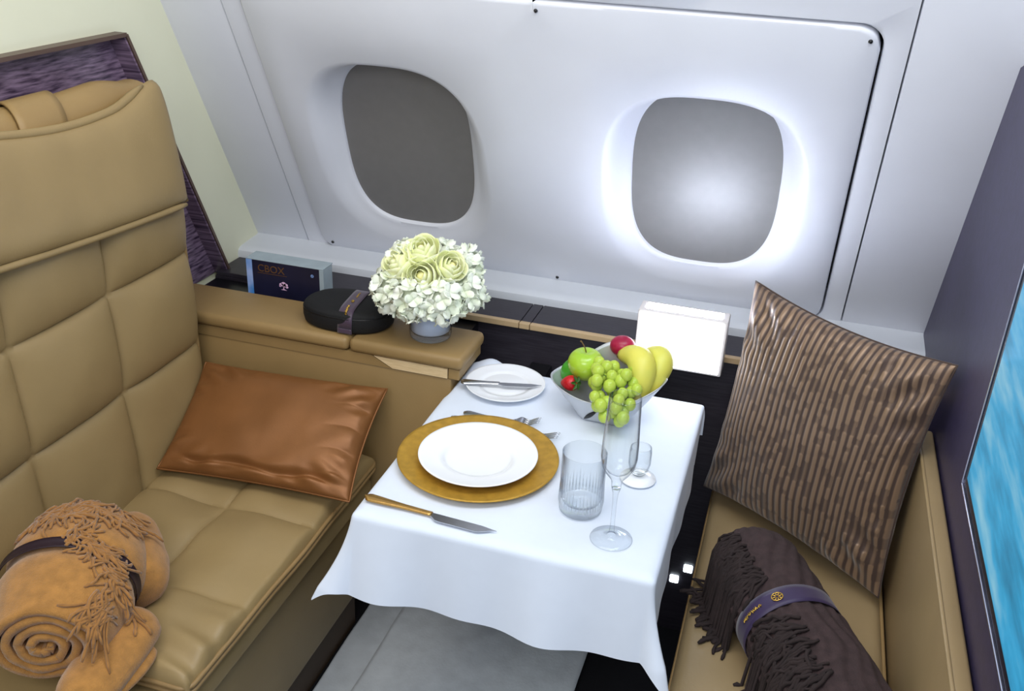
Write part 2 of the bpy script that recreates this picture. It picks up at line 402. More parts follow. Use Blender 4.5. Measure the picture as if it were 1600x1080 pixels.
for i, (cx, cs) in enumerate(WIN):
    b = BM(); prism(b, [wp(cx + x, cs + s, -0.104) for x, s in (sup(2 * PI * k / 48, WA + 0.02, WB + 0.02) for k in range(48))], IN * 0.004)
    wo = ob('window_%d' % (i + 1), b, 'pane', kind='structure', smooth=False)
    b = BM(); prism(b, [wp(cx + x, cs + s, wdep(cs + s) - 0.014) for x, s in (sup(2 * PI * k / 64, WA + 0.012, WB + 0.012) for k in range(64))], IN * 0.008)
    ob('window_blind', b, 'blind', wo, smooth=False)
# sill between lining and cabinet
prof = [(2.30, 0.72), (2.30, 0.86), (2.226, 0.826), (2.205, 0.815), (2.135, 0.8105), (2.118, 0.808), (2.110, 0.802), (2.108, 0.795), (2.108, 0.72)]
b = BM(); prism(b, [(XL, y, z) for y, z in prof], (XR - XL, 0, 0)); ob('trim_1', b, 'sill', kind='structure', auto=30)
# left bulkhead with an opening for the veneered niche
NY, NZ = (1.15, 1.733, 2.022), (0.770, 1.393)      # niche: near edge, top far corner, bottom far corner
def bulkpoly(): return [(0.3, 0), (2.5, 0), (2.5, 0.55), (2.335, 0.62), (1.62, 2.02), (0.3, 2.02)]
b = BM()
def quadx(b, x, pts): b.faces.new([b.verts.new((x, y, z)) for y, z in pts])
t_ = (NZ[1] - 0.776) / (1.733 - 2.022); ybot = 1.733 + (NZ[0] - NZ[1]) / t_
NT = [(NY[0], NZ[0]), (ybot, NZ[0]), (NY[1], NZ[1]), (NY[0], NZ[1])]
OUT = [(0.3, 0.0), (2.45, 0.0), (2.45, 0.4), (1.55, 2.1), (0.3, 2.1)]
quadx(b, XL, [(0.3, 0), (2.45, 0), (2.45, 0.55), NT[1], NT[0], (0.3, 0.55)])
quadx(b, XL, [(2.45, 0.55), (1.58, 2.1), NT[2], NT[1]])
quadx(b, XL, [(1.58, 2.1), (0.3, 2.1), (0.3, 1.6), NT[3], NT[2]])
quadx(b, XL, [(0.3, 1.6), (0.3, 0.55), NT[0], NT[3]])
bmesh.ops.remove_doubles(b, verts=b.verts[:], dist=1e-5)
wl = ob('wall_left', b, 'cream', kind='structure', smooth=False)
b = BM(); box(b, XL - 0.10, XL - 0.02, 0.3, 2.5, 0, 2.1); ob('bulkhead_core', b, 'cream', wl, smooth=False)
# right bulkhead: pale core with a dark facing panel
b = BM(); box(b, XR + 0.012, XR + 0.07, 0.3, 2.5, 0, 2.1); wr = ob('wall_right', b, 'pale', kind='structure', smooth=False)
b = BM(); prism(b, [(XR, y, z) for y, z in ((0.3, 0), (2.45, 0), (2.45, 0.43), (1.955, 1.415), (1.93, 1.445), (1.80, 1.485), (1.2, 1.60), (0.3, 1.7))], (0.0115, 0, 0))
ob('bulkhead_facing', b, 'bulk', wr, smooth=False)

# ================================================================== LARGE FURNITURE
# veneered niche on the left bulkhead
t = thing('veneer_niche', (XL, 1.6, 0.770), 'purple streaked veneer panel in bronze frame on cream bulkhead behind the armchair', 'wall panel')
b = BM(); prism(b, [(XL - 0.018, y, z) for y, z in NT], (0.003, 0, 0)); ob('veneer_back', b, 'veneer', t, smooth=False)
b = BM(); d = Vector((0, NT[1][0] - NT[2][0], NT[1][1] - NT[2][1])).normalized(); nrm = Vector((0, d.z, -d.y))
p1, p2 = Vector((XL - 0.015, NT[2][0], NT[2][1])), Vector((XL - 0.015, NT[1][0], NT[1][1]))
prism(b, [p1, p2, p2 + Vector((0.039, 0, 0)), p1 + Vector((0.039, 0, 0))], nrm * (0.004 if nrm.y < 0 else -0.004))
ob('veneer_return', b, 'veneer', t, smooth=False)
b = BM(); prism(b, [p1, p2, p2 + Vector((0.043, 0, 0)), p1 + Vector((0.043, 0, 0))], nrm * (-0.007 if nrm.y < 0 else 0.007))
ob('frame_side', b, 'bronze', t, smooth=False)
b = BM(); box(b, XL - 0.015, XL + 0.028, NY[0], NY[1] + 0.002, NZ[1] - 0.002, NZ[1] + 0.006); ob('frame_top', b, 'bronze', t, smooth=False)

# dark cabinet under the windows
t = thing('window_cabinet', (-0.5, 2.05, 0), 'dark low cabinet with bronze edge strip running under the windows', 'cabinet')
b = BM(); box(b, XL + 0.004, XR - 0.004, 1.992, 2.105, 0.0, 0.775); ob('body', b, 'bin', t, smooth=False)
xs = [XL + 0.005, -0.86, -0.558, -0.532, XR - 0.005]
for x0, x1 in zip(xs, xs[1:]):
    b = BM(); box(b, x0 + 0.0008, x1 - 0.0008, 1.994, 2.104, 0.7752, 0.786, 0.0015); ob('lid', b, 'bin', t, smooth=False)
    if x0 > -0.9:
        b = BM(); box(b, x0 + 0.0008, x1 - 0.0008, 1.979, 1.9935, 0.774, 0.7875, 0.001); ob('edge_strip', b, 'gold_strip', t, smooth=False)
b = BM(); box(b, XL + 0.006, -0.66, 1.895, 1.9915, 0.60, 0.768); ob('tray', b, 'black', t, smooth=False)
for x, z in ((-0.1285, 0.160), (-0.0985, 0.199)):
    b = BM(); box(b, x - 0.011, x + 0.011, 1.985, 1.9915, z - 0.011, z + 0.011, 0.003)
    o = ob('courtesy_light', b, 'led', t)
    o['label'] = 'small lit square light'

# leather side console beside the armchair
t = thing('side_console', (-0.95, 1.82, 0), 'tan leather side console with padded lid between armchair and windows', 'console')
b = BM(); box(b, XL + 0.008, -0.637, 1.748, 1.888, 0.26, 0.7385, 0.004); ob('body', b, 'leather2', t, auto=35)
def lidz(u, v): pass
b = BM(); box(b, XL + 0.008, -0.875, 1.738, 1.892, 0.764, 0.796, 0.012, 4); ob('lid', b, 'leather2', t, auto=50)
b = BM(); box(b, -0.873, -0.610, 1.738, 1.892, 0.764, 0.796, 0.012, 4); ob('lid', b, 'leather2', t, auto=50)
b = BM(); prism(b, [(XL + 0.008, 1.746, 0.739), (-0.775, 1.746, 0.739), (-0.822, 1.746, 0.7635), (XL + 0.008, 1.746, 0.7635)], (0, 0.14, 0)); ob('front_rail', b, 'leather2', t, smooth=False)
b = BM(); prism(b, [(-0.772, 1.745, 0.740), (-0.645, 1.745, 0.740), (-0.645, 1.745, 0.7630), (-0.816, 1.745, 0.7630)], (0, 0.12, 0)); ob('drawer_front', b, 'lightwood', t, smooth=False)
b = BM(); box(b, -0.6435, -0.618, 1.746, 1.888, 0.739, 0.7635, 0.002); ob('end_post', b, 'leather2', t, smooth=False)

# armchair
t = thing('armchair', (-1.0, 1.35, 0), 'wide tan quilted leather armchair with headrest on the left', 'armchair')
YA, YB = 0.80, 1.732
SZ = 0.528
b = BM(); box(b, XL + 0.02, -0.862, YA, 1.742, 0.10, 0.43, 0.03, 3); ob('seat_base', b, 'leather', t, auto=40)
b = BM(); box(b, XL + 0.02, -0.882, YA, 1.742, 0.0, 0.105); ob('plinth', b, 'plinth', t, smooth=False)
b = BM(); cushion(b, (-1.30, YA, 0.474), (1, 0, 0), (0, 1, 0), (0, 0, 1), 0.475, YB - YA, 0.06, [0, 0.475], [0, YB - YA], 0.006, 0.03, 40, 60, 0.004, 3)
ob('seat_platform', b, 'leather', t, auto=60)
# quilted loose seat cushion
sy = [0, 0.19, 0.445, YB - 1.0]
def crumple(a, c):
    e = max(0, 1 - math.hypot(a - 0.42, c - 0.02) / 0.16); return 0.012 * math.sin(c * 95 + a * 20) * e
b = BM(); cushion(b, (-1.215, 0.995, 0.514), (1, 0, 0), (0, 1, 0), (0, 0, 1), 0.405, YB - 0.995, 0.028, [0, 0.20, 0.405], sy, 0.022, 0.014, 90, 130, 0.010, 1, crumple)
sc = ob('seat_cushion', b, 'leather', t, auto=70)
loop = rrect(-1.214, -0.808, 0.995, YB, 0.02, 5)
for zz in (0.500, 0.488):
    b = BM(); pts = []
    for i, p in enumerate(loop):
        q = loop[(i + 1) % len(loop)]; k = max(1, int(math.dist(p, q) / 0.04))
        for j in range(k):
            x, y = p[0] + (q[0] - p[0]) * j / k, p[1] + (q[1] - p[1]) * j / k
            pts.append((x + 0.004 * noise.noise(Vector((x * 6, y * 6, 0))), y, zz + 0.003 * noise.noise(Vector((x * 5, y * 5, 2)))))
    tube(b, pts, 0.0045, 8, True); ob('piping', b, 'piping', sc)
# quilted back
BZ0, BZ1 = 0.40, 1.16
by = [0, 1.18 - 0.90, 1.44 - 0.90, 1.705 - 0.90]
bz = [0, 0.745 - BZ0, 0.957 - BZ0, BZ1 - BZ0 + 0.02]
b = BM(); cushion(b, (-1.222, 0.90, BZ0), (0, 1, 0), (-0.025, 0, 1), (1, 0, 0), 0.805, BZ1 - BZ0, 0.095, by, bz, 0.034, 0.016, 150, 140, 0.004, 5)
bk = ob('backrest', b, 'leather', t, auto=70)
b = BM(); tube(b, [(-1.226 - 0.025 * (z - BZ0), 1.706, z) for z in [BZ0 + 0.05 + k * 0.05 for k in range(15)]], 0.006, 8); ob('piping', b, 'piping', bk)
b = BM(); tube(b, [(-1.252 - 0.025 * (z - BZ0), 1.708, z) for z in [BZ0 + 0.05 + k * 0.05 for k in range(15)]], 0.006, 8); ob('piping', b, 'piping', bk)
# headrest: soft pillow with flange; far top corner stands up
def head(sign):
    def fn(u, v):
        y = 0.88 + 0.808 * u; ed = 1 - abs(2 * u - 1) ** 6
        zt = 1.318 - 0.030 * math.sin(PI * min(1, (1 - u) * 1.6 + 0.0)) * (1 if u > 0.375 else 1) + 0.016 * smooth((u - 0.80) / 0.14) - 0.030 * max(0, (u - 0.955) / 0.045) ** 2.2
        zb = 1.078 + 0.072 * (1 - u) - 0.008 * math.sin(u * PI)
        z = zb + (zt - zb) * v
        th = (max(0, ed) ** 0.5) * (max(0, 1 - abs(2 * v - 1) ** 4) ** 0.5)
        dx = 0.030 * th if sign > 0 else -0.030 * th
        wr_ = 0.003 * noise.noise(Vector((y * 12, z * 12, 1))) * th
        return Vector((-1.203 - 0.037 * v + dx + wr_, y, z))
    return fn
b = BM(); grid(b, head(1), 70, 34); grid(b, head(-1), 70, 34)
bmesh.ops.remove_doubles(b, verts=b.verts[:], dist=1e-5)
hd = ob('headrest', b, 'leather', t)
f = head(1)
b = BM(); tube(b, [f(i / 40, 0.0) + Vector((0.008, 0, -0.002)) for i in range(40)], [0.0075] * 37 + [0.007, 0.006, 0.004], 8); ob('piping', b, 'leather', hd)
b = BM(); tube(b, [f(i / 40, 1.0) + Vector((0.004, 0, 0)) for i in range(38)], [0.0085] * 36 + [0.006, 0.003], 8); ob('piping', b, 'leather', hd)
# roll behind the headrest and the strap over it
b = BM()
grid(b, lambda u, v: Vector((-1.293 + 0.045 * math.cos(2 * PI * v), 0.88 + 0.79 * u, 1.298 - 0.016 * math.sin(PI * min(1, (1 - u) * 1.5)) + 0.048 * math.sin(2 * PI * v) * (1 - 0.5 * smooth((u - 0.85) / 0.15)))), 40, 20, False, True)
ob('neck_roll', b, 'leather2', t)
b = BM()
def strap(u, v):
    a = R_(-20 + 190 * v); return Vector((-1.293 + 0.052 * math.cos(a), 1.33 + 0.11 * u - 0.02 * math.cos(a), 1.284 + 0.056 * math.sin(a)))
grid(b, strap, 8, 18); so = ob('strap', b, 'leather2', t)
mod = so.modifiers.new('thick', 'SOLIDIFY'); mod.thickness = 0.004

# bench on the right below the screen
t = thing('bench_seat', (0.12, 1.6, 0), 'beige leather bench seat under the dark right bulkhead', 'seat')
b = BM(); box(b, -0.055, 0.322, 0.85, 1.975, 0.0, 0.40, 0.01); ob('base', b, 'black', t, smooth=False)
b = BM(); cushion(b, (-0.068, 0.86, 0.468), (1, 0, 0), (0, 1, 0), (0, 0, 1), 0.364, 1.11, 0.065, [0, 0.364], [0, 1.11], 0.012, 0.022, 50, 90, 0.004, 8)
cs_ = ob('seat_cushion', b, 'leather3', t, auto=70)
b = BM(); tube(b, [(-0.066, 0.87 + 0.1 * k, 0.447) for k in range(12)], 0.004, 8); ob('piping', b, 'piping', cs_)
b = BM(); tube(b, [(0.293, 0.87 + 0.1 * k, 0.462) for k in range(12)], 0.004, 8); ob('piping', b, 'piping', cs_)
b = BM(); box(b, 0.300, 0.329, 0.86, 1.80, 0.40, 0.790, 0.006, 3); ob('back_pad', b, 'leather3', t, auto=40)
b = BM(); tube(b, [(0.302, 0.865 + 0.1164 * k, 0.788) for k in range(9)], 0.0035, 8); ob('piping', b, 'leather3', t)

# television on the right bulkhead
t = thing('television', (XR, 0.9, 0.945), 'wall television showing blue water at the right edge', 'television')
b = BM(); box(b, 0.305, XR - 0.001, 0.42, 1.352, 0.945, 1.50, 0.004); ob('bezel', b, 'bezel', t, smooth=False)
b = BM(); box(b, 0.3030, 0.3052, 0.44, 1.330, 0.967, 1.48); ob('screen', b, 'screen', t, smooth=False)
b = BM(); box(b, 0.3025, 0.312, 0.42, 1.354, 0.940, 0.9449, 0.001); ob('edge_strip', b, 'chrome', t, smooth=False)
b = BM(); box(b, 0.3025, 0.307, 1.3525, 1.356, 0.945, 1.50, 0.001); ob('edge_strip', b, 'chrome', t, smooth=False)

# floor cover sheets: one long strip along the armchair, a wider one laid over it
def sheet(x0, x1, y0, y1, z0, lab, sd_):
    b = BM()
    def fn(u, v):
        x, y = x0 + (x1 - x0) * u, y0 + (y1 - y0) * v
        z = z0 + 0.005 * max(0, noise.noise(Vector((x * 5, y * 5, sd_)))) + 0.0025 * max(0, noise.noise(Vector((x * 16, y * 16, sd_ + 4))))
        return Vector((x + 0.006 * noise.noise(Vector((y * 4, sd_, 0))), y, z))
    grid(b, fn, 50, 50); o = ob('floor_sheet', b, 'sheet', None, lab, 'floor sheet')
    mo = o.modifiers.new('thick', 'SOLIDIFY'); mo.thickness = 0.0025; mo.offset = 1
sheet(-0.876, -0.66, 1.00, 1.975, 0.001, 'narrow grey protective sheet on the floor along the armchair base', 0.3)
sheet(-0.785, -0.30, 1.00, 1.862, 0.011, 'wide grey protective sheet on the floor below the tablecloth hem', 2.3)

# ================================================================== TABLE
TX0, TX1, TY0, TY1, TZ = -0.630, -0.116, 1.266, 1.872, 0.72
t = thing('dining_table', (-0.37, 1.6, 0.5), 'cantilevered dining table hidden under the white tablecloth', 'table')
b = BM(); box(b, TX0 + 0.004, TX1 - 0.004, TY0 + 0.004, TY1 - 0.004, 0.69, 0.7165, 0.006); ob('tabletop', b, 'black', t, auto=35)
for x in (-0.50, -0.25):
    b = BM(); box(b, x - 0.025, x + 0.025, 1.55, 1.9905, 0.655, 0.6898, 0.004); ob('bracket_arm', b, 'black', t, smooth=False)
DR = 0.158
def cloth(u, v):
    X0, X1, Y0, Y1 = TX0 - DR, TX1 + DR, TY0 - DR - 0.004, TY1 + 0.03
    fx, fy = X0 + (X1 - X0) * u, Y0 + (Y1 - Y0) * v
    ix, iy = min(max(fx, TX0), TX1), min(max(fy, TY0), TY1 - 0.004)
    dx, dy = fx - ix, fy - iy; d = math.hypot(dx, dy); pe = 4.0 if dx < 0 else 2.0
    z = TZ; x, y = ix, iy
    if d < 1e-6:
        z += 0.0012 * noise.noise(Vector((fx * 14, fy * 9, 0)))
        e = min(fx - TX0, TX1 - fx, fy - TY0)
        return Vector((x, y, z - 0.0 if e > 0.01 else z - 0.002 * (1 - e / 0.01) ** 2))
    ux, uy = dx / d, dy / d; d = (abs(dx) ** pe + abs(dy) ** pe) ** (1 / pe)
    r = 0.008
    if d < r * PI / 2: a = d / r; out, dn = r * math.sin(a), r * (1 - math.cos(a))
    else: out, dn = r, r + d - r * PI / 2
    corner = min(abs(ux), abs(uy)) * 1.414
    k = dn / DR
    side = max(0.0, ux) ** 2
    out += (0.030 - 0.030 * side) * k + 0.040 * corner * k * min(1, k)
    along = fx if abs(uy) > abs(ux) else fy
    out += (0.008 * math.sin(along * 19 + 0.6) + 0.005 * math.sin(along * 43 + 1.2)) * k * (1 - corner) * (1 - 0.65 * side)
    dn *= 1 - 0.05 * k + 0.04 * noise.noise(Vector((fx * 5, fy * 5, 3)))
    dn *= 1 - (0.05 if dx > 0 else 0.08) * corner
    if dx < 0 and iy > 1.70: out = 0.001 + (out - 0.001) * (1 - smooth((iy - 1.70) / 0.04))
    if dy > 0: dn *= 0.5; out = min(out, 0.012)
    return Vector((x + ux * out, y + uy * out, z - 0.002 - dn))
b = BM(); grid(b, cloth, 150, 150)
# the far left corner of the cloth rides up against the console
for v_ in b.verts:
    q = math.exp(-(((v_.co.x + 0.585) / 0.035) ** 2 + ((v_.co.y - 1.876) / 0.03) ** 2)); v_.co.z += 0.022 * q
tc_ = ob('tablecloth', b, 'linen', None, 'white linen tablecloth draped over the dining table', 'tablecloth')

# ================================================================== TABLEWARE
TT = TZ + 0.0016
def plate(name, c, r, h, m_, label, well=0.6, lip=0.003, foot=0.5):
    prof = [(0, 0.004), (r * foot * 0.9, 0.004), (r * foot * 0.92, 0), (r * foot, 0), (r * (foot + 0.03), 0.004), (r * 0.97, h - lip), (r, h - 0.001), (r * 0.995, h + 0.001), (r * 0.96, h - 0.0005),
            (r * (well + 0.12), h * 0.62 + 0.002), (r * (well + 0.02), h * 0.5 + 0.002), (r * well, h * 0.36 + 0.002), (r * well * 0.9, 0.0075), (0, 0.007)]
    b = BM(); lathe(b, prof, c, 96); return ob(name, b, m_, None, label, 'plate')
plate('charger_plate', (-0.4855, 1.487, TT), 0.152, 0.013, 'goldplate', 'large gold charger plate lying under the white dinner plate', 0.66, 0.004, 0.6)
plate('dinner_plate', (-0.481, 1.472, TT + 0.0085), 0.1115, 0.020, 'china', 'white dinner plate resting on the gold charger', 0.56, 0.003, 0.5)
plate('bread_plate', (-0.527, 1.786, TT), 0.0865, 0.013, 'china', 'small white side plate carrying the butter knife', 0.6)
def knife(name, a, c, zz, label, hl=0.55, w=0.011, hm='gilt', bm_='steel', tilt=0.0):
    a, c = Vector((*a, 0)), Vector((*c, 0)); L_ = (c - a).length; d = (c - a) / L_; n = Vector((-d.y, d.x, 0))
    th = thing(name, (*((a + c) / 2).xy, zz), label, 'knife')
    P = lambda s, o, z: a + d * s + n * o + Vector((0, 0, zz + z + tilt * s))
    b = BM(); H = L_ * hl
    def hf(u, v):
        ww = 0.0058 + 0.0052 * (1 - smooth(u * 1.5)) + (0.0008 * math.sin(u * PI)); e = min(1, u * 14, 1); ww *= e ** 0.5 if e < 1 else 1
        an = 2 * PI * v; return P(u * H, ww * math.cos(an), 0.0042 + 0.0040 * math.sin(an) * (0.7 + 0.3 * (1 - u)))
    g = grid(b, hf, 24, 12, False, True); b.faces.new(g[-1]); ob('handle', b, hm, th)
    b = BM(); top, bot = [], []
    n_ = 18; up = []; lo = []
    for i in range(n_ + 1):
        s = i / n_; S = H - 0.002 + (L_ - H + 0.002) * s
        back = 0.0040 * (1 - smooth((s - 0.75) / 0.25) * 0.9); ed = -(0.0045 + (w * 1.15 - 0.0045) * smooth(s / 0.14)) * (1 - smooth((s - 0.72) / 0.28) * 1.0) - 0.0002
        up.append((S, back)); lo.append((S, ed))
    def blade(z): return [P(S, o, z) for S, o in up] + [P(S, o, z) for S, o in reversed(lo)]
    prism(b, blade(0.0028), (0, 0, 0.0016)); ob('blade', b, bm_, th, smooth=False)
    return th
knife('dinner_knife', (-0.6325, 1.303), (-0.384, 1.287), TT, 'dinner knife with gilt handle lying below the gold charger', 0.52, 0.013)
knife('butter_knife', (-0.614, 1.745), (-0.448, 1.792), TT + 0.0132, 'butter knife laid across the small white side plate', 0.48, 0.009, 'steel', 'steel')
def fork(a, c, zz, label):
    a, c = Vector((*a, 0)), Vector((*c, 0)); L_ = (c - a).length; d = (c - a) / L_; n = Vector((-d.y, d.x, 0))
    th = thing('dinner_fork', (*((a + c) / 2).xy, zz), label, 'fork', 'forks behind the gold charger')
    def zc(s): return 0.0022 + 0.006 * smooth((s - 0.62) / 0.14) - 0.007 * smooth((s - 0.74) / 0.12) + 0.012 * smooth((s - 0.82) / 0.18)
    P = lambda s, o, z=0: a + d * (s * L_) + n * o + Vector((0, 0, zz + zc(s) + z))
    b = BM()
    def hf(u, v):
        s = u * 0.68; ww = 0.0085 * (1 - smooth(s / 0.35)) + 0.0032; ww *= min(1, (u * 12 + 0.15)) ** 0.5
        an = 2 * PI * v; return P(s, ww * math.cos(an), 0.0016 * math.sin(an))
    g = grid(b, hf, 22, 10, False, True); b.faces.new(g[-1]); b.faces.new(g[0][::-1]); ob('handle', b, 'steel', th)
    b = BM(); g = grid(b, lambda u, v: P(0.66 + 0.16 * u, (2 * v - 1) * (0.0035 + 0.0085 * smooth(u * 1.3)), 0), 10, 7)
    o = ob('fork_head', b, 'steel', th); mo = o.modifiers.new('thick', 'SOLIDIFY'); mo.thickness = 0.0018
    for k in range(4):
        oo = -0.0102 + 0.0068 * k
        b = BM(); tube(b, [P(0.80 + 0.2 * i / 7, oo) for i in range(8)], [0.0019, 0.0019, 0.0018, 0.0017, 0.0016, 0.0014, 0.0012, 0.0006], 6); ob('tine', b, 'steel', th)
fork((-0.572, 1.648), (-0.412, 1.655), TT, 'steel fork farther from the charger, nearest the side plate')
fork((-0.590, 1.622), (-0.362, 1.612), TT - 0.0005, 'steel fork half hidden beneath the gold charger rim')

# tumbler
c = (-0.268, 1.405, TT)
t = thing('tumbler', c, 'cut crystal water tumbler standing right of the dinner plate', 'glass')
b = BM(); R0 = 0.0385; H0 = 0.118
lathe(b, [(0, 0), (R0 * 0.9, 0), (R0 * 0.97, 0.003), (R0, 0.012), (R0, H0 - 0.001), (R0 - 0.0008, H0), (R0 - 0.0016, H0 - 0.001), (R0 - 0.0022, 0.028), (R0 - 0.006, 0.020), (R0 * 0.5, 0.0165), (0, 0.016)], c, 64)
ob('body', b, 'glass', t)
b = BM()      # cut grooves: thin wedge ridges of unequal length round the lower half
for k in range(40):
    a = 2 * PI * k / 40; hh = 0.050 + 0.016 * ((k * 7) % 5) / 5
    e = Vector((math.cos(a), math.sin(a), 0)); s = Vector((-e.y, e.x, 0)); o_ = Vector(c)
    p = [o_ + e * (R0 + 0.0001) + s * 0.0022 + Vector((0, 0, 0.014)), o_ + e * (R0 + 0.0001) - s * 0.0022 + Vector((0, 0, 0.014)), o_ + e * (R0 + 0.0001) + Vector((0, 0, hh)), o_ + e * (R0 + 0.0018) + Vector((0, 0, 0.022))]
    v = [b.verts.new(q) for q in p]
    b.faces.new((v[0], v[1], v[3])); b.faces.new((v[1], v[2], v[3])); b.faces.new((v[2], v[0], v[3])); b.faces.new((v[0], v[2], v[1]))
ob('cut_facets', b, 'cutglass', t, smooth=False)
# flute
c = (-0.199, 1.340, TT)
t = thing('champagne_flute', c, 'tall clear champagne flute at the near right of the table', 'glass')
b = BM(); lathe(b, [(0, 0), (0.034, 0), (0.0360, 0.0008), (0.0355, 0.0018), (0.020, 0.0035), (0.008, 0.007), (0.0045, 0.014), (0.0036, 0.035), (0.0036, 0.075), (0.0048, 0.092), (0.0075, 0.101), (0, 0.1015)], c, 48); ob('stem', b, 'glass', t)
b = BM(); zb = 0.102
pr = [(0, 0), (0.0078, 0.0), (0.0085, 0.008), (0.0095, 0.016), (0.020, 0.030), (0.0275, 0.044), (0.0298, 0.060), (0.0294, 0.085), (0.0275, 0.125), (0.0258, 0.168), (0.0254, 0.1695), (0.0249, 0.168), (0.0266, 0.125), (0.0285, 0.085), (0.0288, 0.060), (0.0262, 0.046), (0.018, 0.034), (0.007, 0.026), (0, 0.0245)]
lathe(b, [(r, z + zb) for r, z in pr], c, 56); ob('bowl', b, 'glass', t)
# small footed glass behind the flute
c = (-0.190, 1.535, TT)
t = thing('footed_glass', c, 'small glass on a wide pale foot standing behind the flute', 'glass')
b = BM(); lathe(b, [(0, 0), (0.031, 0), (0.0335, 0.002), (0.033, 0.004), (0.022, 0.008), (0.012, 0.011), (0, 0.0115)], c, 48); ob('foot', b, 'china', t)
b = BM(); lathe(b, [(0, 0.0117), (0.011, 0.0117), (0.017, 0.02), (0.0205, 0.036), (0.0205, 0.060), (0.019, 0.0695), (0.0182, 0.070), (0.0178, 0.069), (0.0193, 0.060), (0.0193, 0.037), (0.0158, 0.022), (0.009, 0.0152), (0, 0.015)], c, 48); ob('bowl', b, 'glass', t)

# fruit bowl
BC = Vector((-0.300, 1.752, TT))
def rim(a):     # angle 0 = +x, -90 = front
    fr = max(0, math.cos(a + PI / 2)); bk_ = max(0, math.cos(a - PI / 2)); sd = abs(math.cos(a))
    z = 0.040 + 0.024 * sd ** 3 + 0.008 * fr ** 3 + 0.080 * bk_ ** 2 + 0.026 * max(0, math.cos(a)) ** 3
    r = 0.085 + 0.033 * sd ** 4 - 0.012 * fr ** 2 - 0.010 * bk_
    return r, z
def bowlf(u, v):
    a = 2 * PI * u; r1, z1 = rim(a)
    n = 5; k = (abs(math.cos(a)) ** n + abs(math.sin(a)) ** n) ** (-1 / n); r0 = 0.046 * k
    t = v; r = r0 + (r1 - r0) * (t ** 0.85); return BC + Vector((r * math.cos(a), r * math.sin(a) * 0.88, 0.002 + z1 * 1.12 * t))
t = thing('fruit_bowl', BC, 'folded silver bowl with pointed rim holding the fruit', 'bowl')
b = BM(); g = grid(b, bowlf, 96, 16, True); b.faces.new([r[0] for r in g][::-1]); o = ob('shell', b, 'silver', t); mo = o.modifiers.new('thick', 'SOLIDIFY'); mo.thickness = 0.0018; mo.offset = 1
# dark leaf-shaped slit in the front of the bowl
b = BM(); pts = []
for k in range(15):
    s = k / 14; pts.append((s, 0.012 * math.sin(PI * s) ** 0.8 * 0.5 + 0.004 * math.sin(PI * s)))
def slit(s, o):
    u = (-0.350 + 0.090 * s + 0.5 * o) % 1.0; v = 0.05 + 0.62 * s - o * 9
    q = bowlf(u, max(0.02, v)); d = (q - BC); d.z = -0.02; return q + d.normalized() * 0.0022
v1 = [b.verts.new(slit(s, o)) for s, o in pts]; v2 = [b.verts.new(slit(s, -o * 0.8)) for s, o in pts]
for k in range(14):
    try: b.faces.new((v1[k], v1[k + 1], v2[k + 1], v2[k]))
    except ValueError: pass
o = ob('leaf_slit', b, 'black', t); mo = o.modifiers.new('thick', 'SOLIDIFY'); mo.thickness = 0.0006
# fruit
def apple(c, r):
    t = thing('apple', Vector(c) - Vector((0, 0, r)), 'round green apple with stem at the left of the fruit bowl', 'apple')
    b = BM(); pr = []
    for k in range(25):
        th = PI * k / 24; rr = r * math.sin(th) * (1 + 0.10 * math.cos(th)); zz = r * 0.94 * math.cos(th)
        if th < 0.6: zz -= r * 0.22 * (1 - th / 0.6) ** 1.5
        pr.append((rr if 0 < k < 24 else 0, zz))
    lathe(b, pr, c, 36); ob('flesh', b, 'apple', t)
    b = BM(); c_ = Vector(c); tube(b, [c_ + Vector(p) for p in ((0, 0, r * 0.68), (-0.004, 0, r * 1.0), (-0.011, 0.001, r * 1.28), (-0.015, 0.002, r * 1.36))], [0.0013, 0.0012, 0.0014, 0.002], 6); ob('stem', b, 'stembrown', t)
apple((-0.352, 1.770, 0.818), 0.037)
b = BM(); ball(b, (-0.379, 1.775, 0.796), 0.024, 0.024, 0.030, 20, 12, Matrix.Rotation(0.5, 3, 'Y')); ob('lime', b, 'lime', None, 'dark green lime tucked left of the green apple', 'lime')
def berry(c, r, rot, label, leafdir):
    t = thing('strawberry', Vector(c) - Vector((0, 0, r)), label, 'strawberry')
    b = BM(); pr = []
    for k in range(17):
        s = k / 16; pr.append((r * math.sin(PI * s ** 0.75) ** 0.7 * (1 - 0.25 * s) if 0 < k < 16 else 0, r * 1.15 * (1 - 2.1 * s)))
    lathe(b, pr, (0, 0, 0), 20); bmesh.ops.rotate(b, verts=b.verts[:], cent=(0, 0, 0), matrix=rot); bmesh.ops.translate(b, verts=b.verts[:], vec=c); ob('flesh', b, 'straw', t)
    b = BM()
    for k in range(6):
        a = 2 * PI * k / 6; e = Vector((math.cos(a), math.sin(a), 0)); s = Vector((-e.y, e.x, 0)); top = Vector((0, 0, r * 1.12))
        q = [b.verts.new(p) for p in (top, top + e * r * 0.5 + s * r * 0.22 + Vector((0, 0, r * 0.12)), top + e * r * 0.95 - Vector((0, 0, r * 0.12)), top + e * r * 0.5 - s * r * 0.22 + Vector((0, 0, r * 0.12)))]
        b.faces.new(q)
    bmesh.ops.rotate(b, verts=b.verts[:], cent=(0, 0, 0), matrix=rot); bmesh.ops.translate(b, verts=b.verts[:], vec=c)
    o = ob('leaves', b, 'stemgreen', t, smooth=False); mo = o.modifiers.new('thick', 'SOLIDIFY'); mo.thickness = 0.0008
berry(Vector((-0.375, 1.730, 0.790)), 0.018, Matrix.Rotation(1.2, 3, 'Y') @ Matrix.Rotation(0.4, 3, 'X'), 'red strawberry at the left corner of the fruit bowl', None)
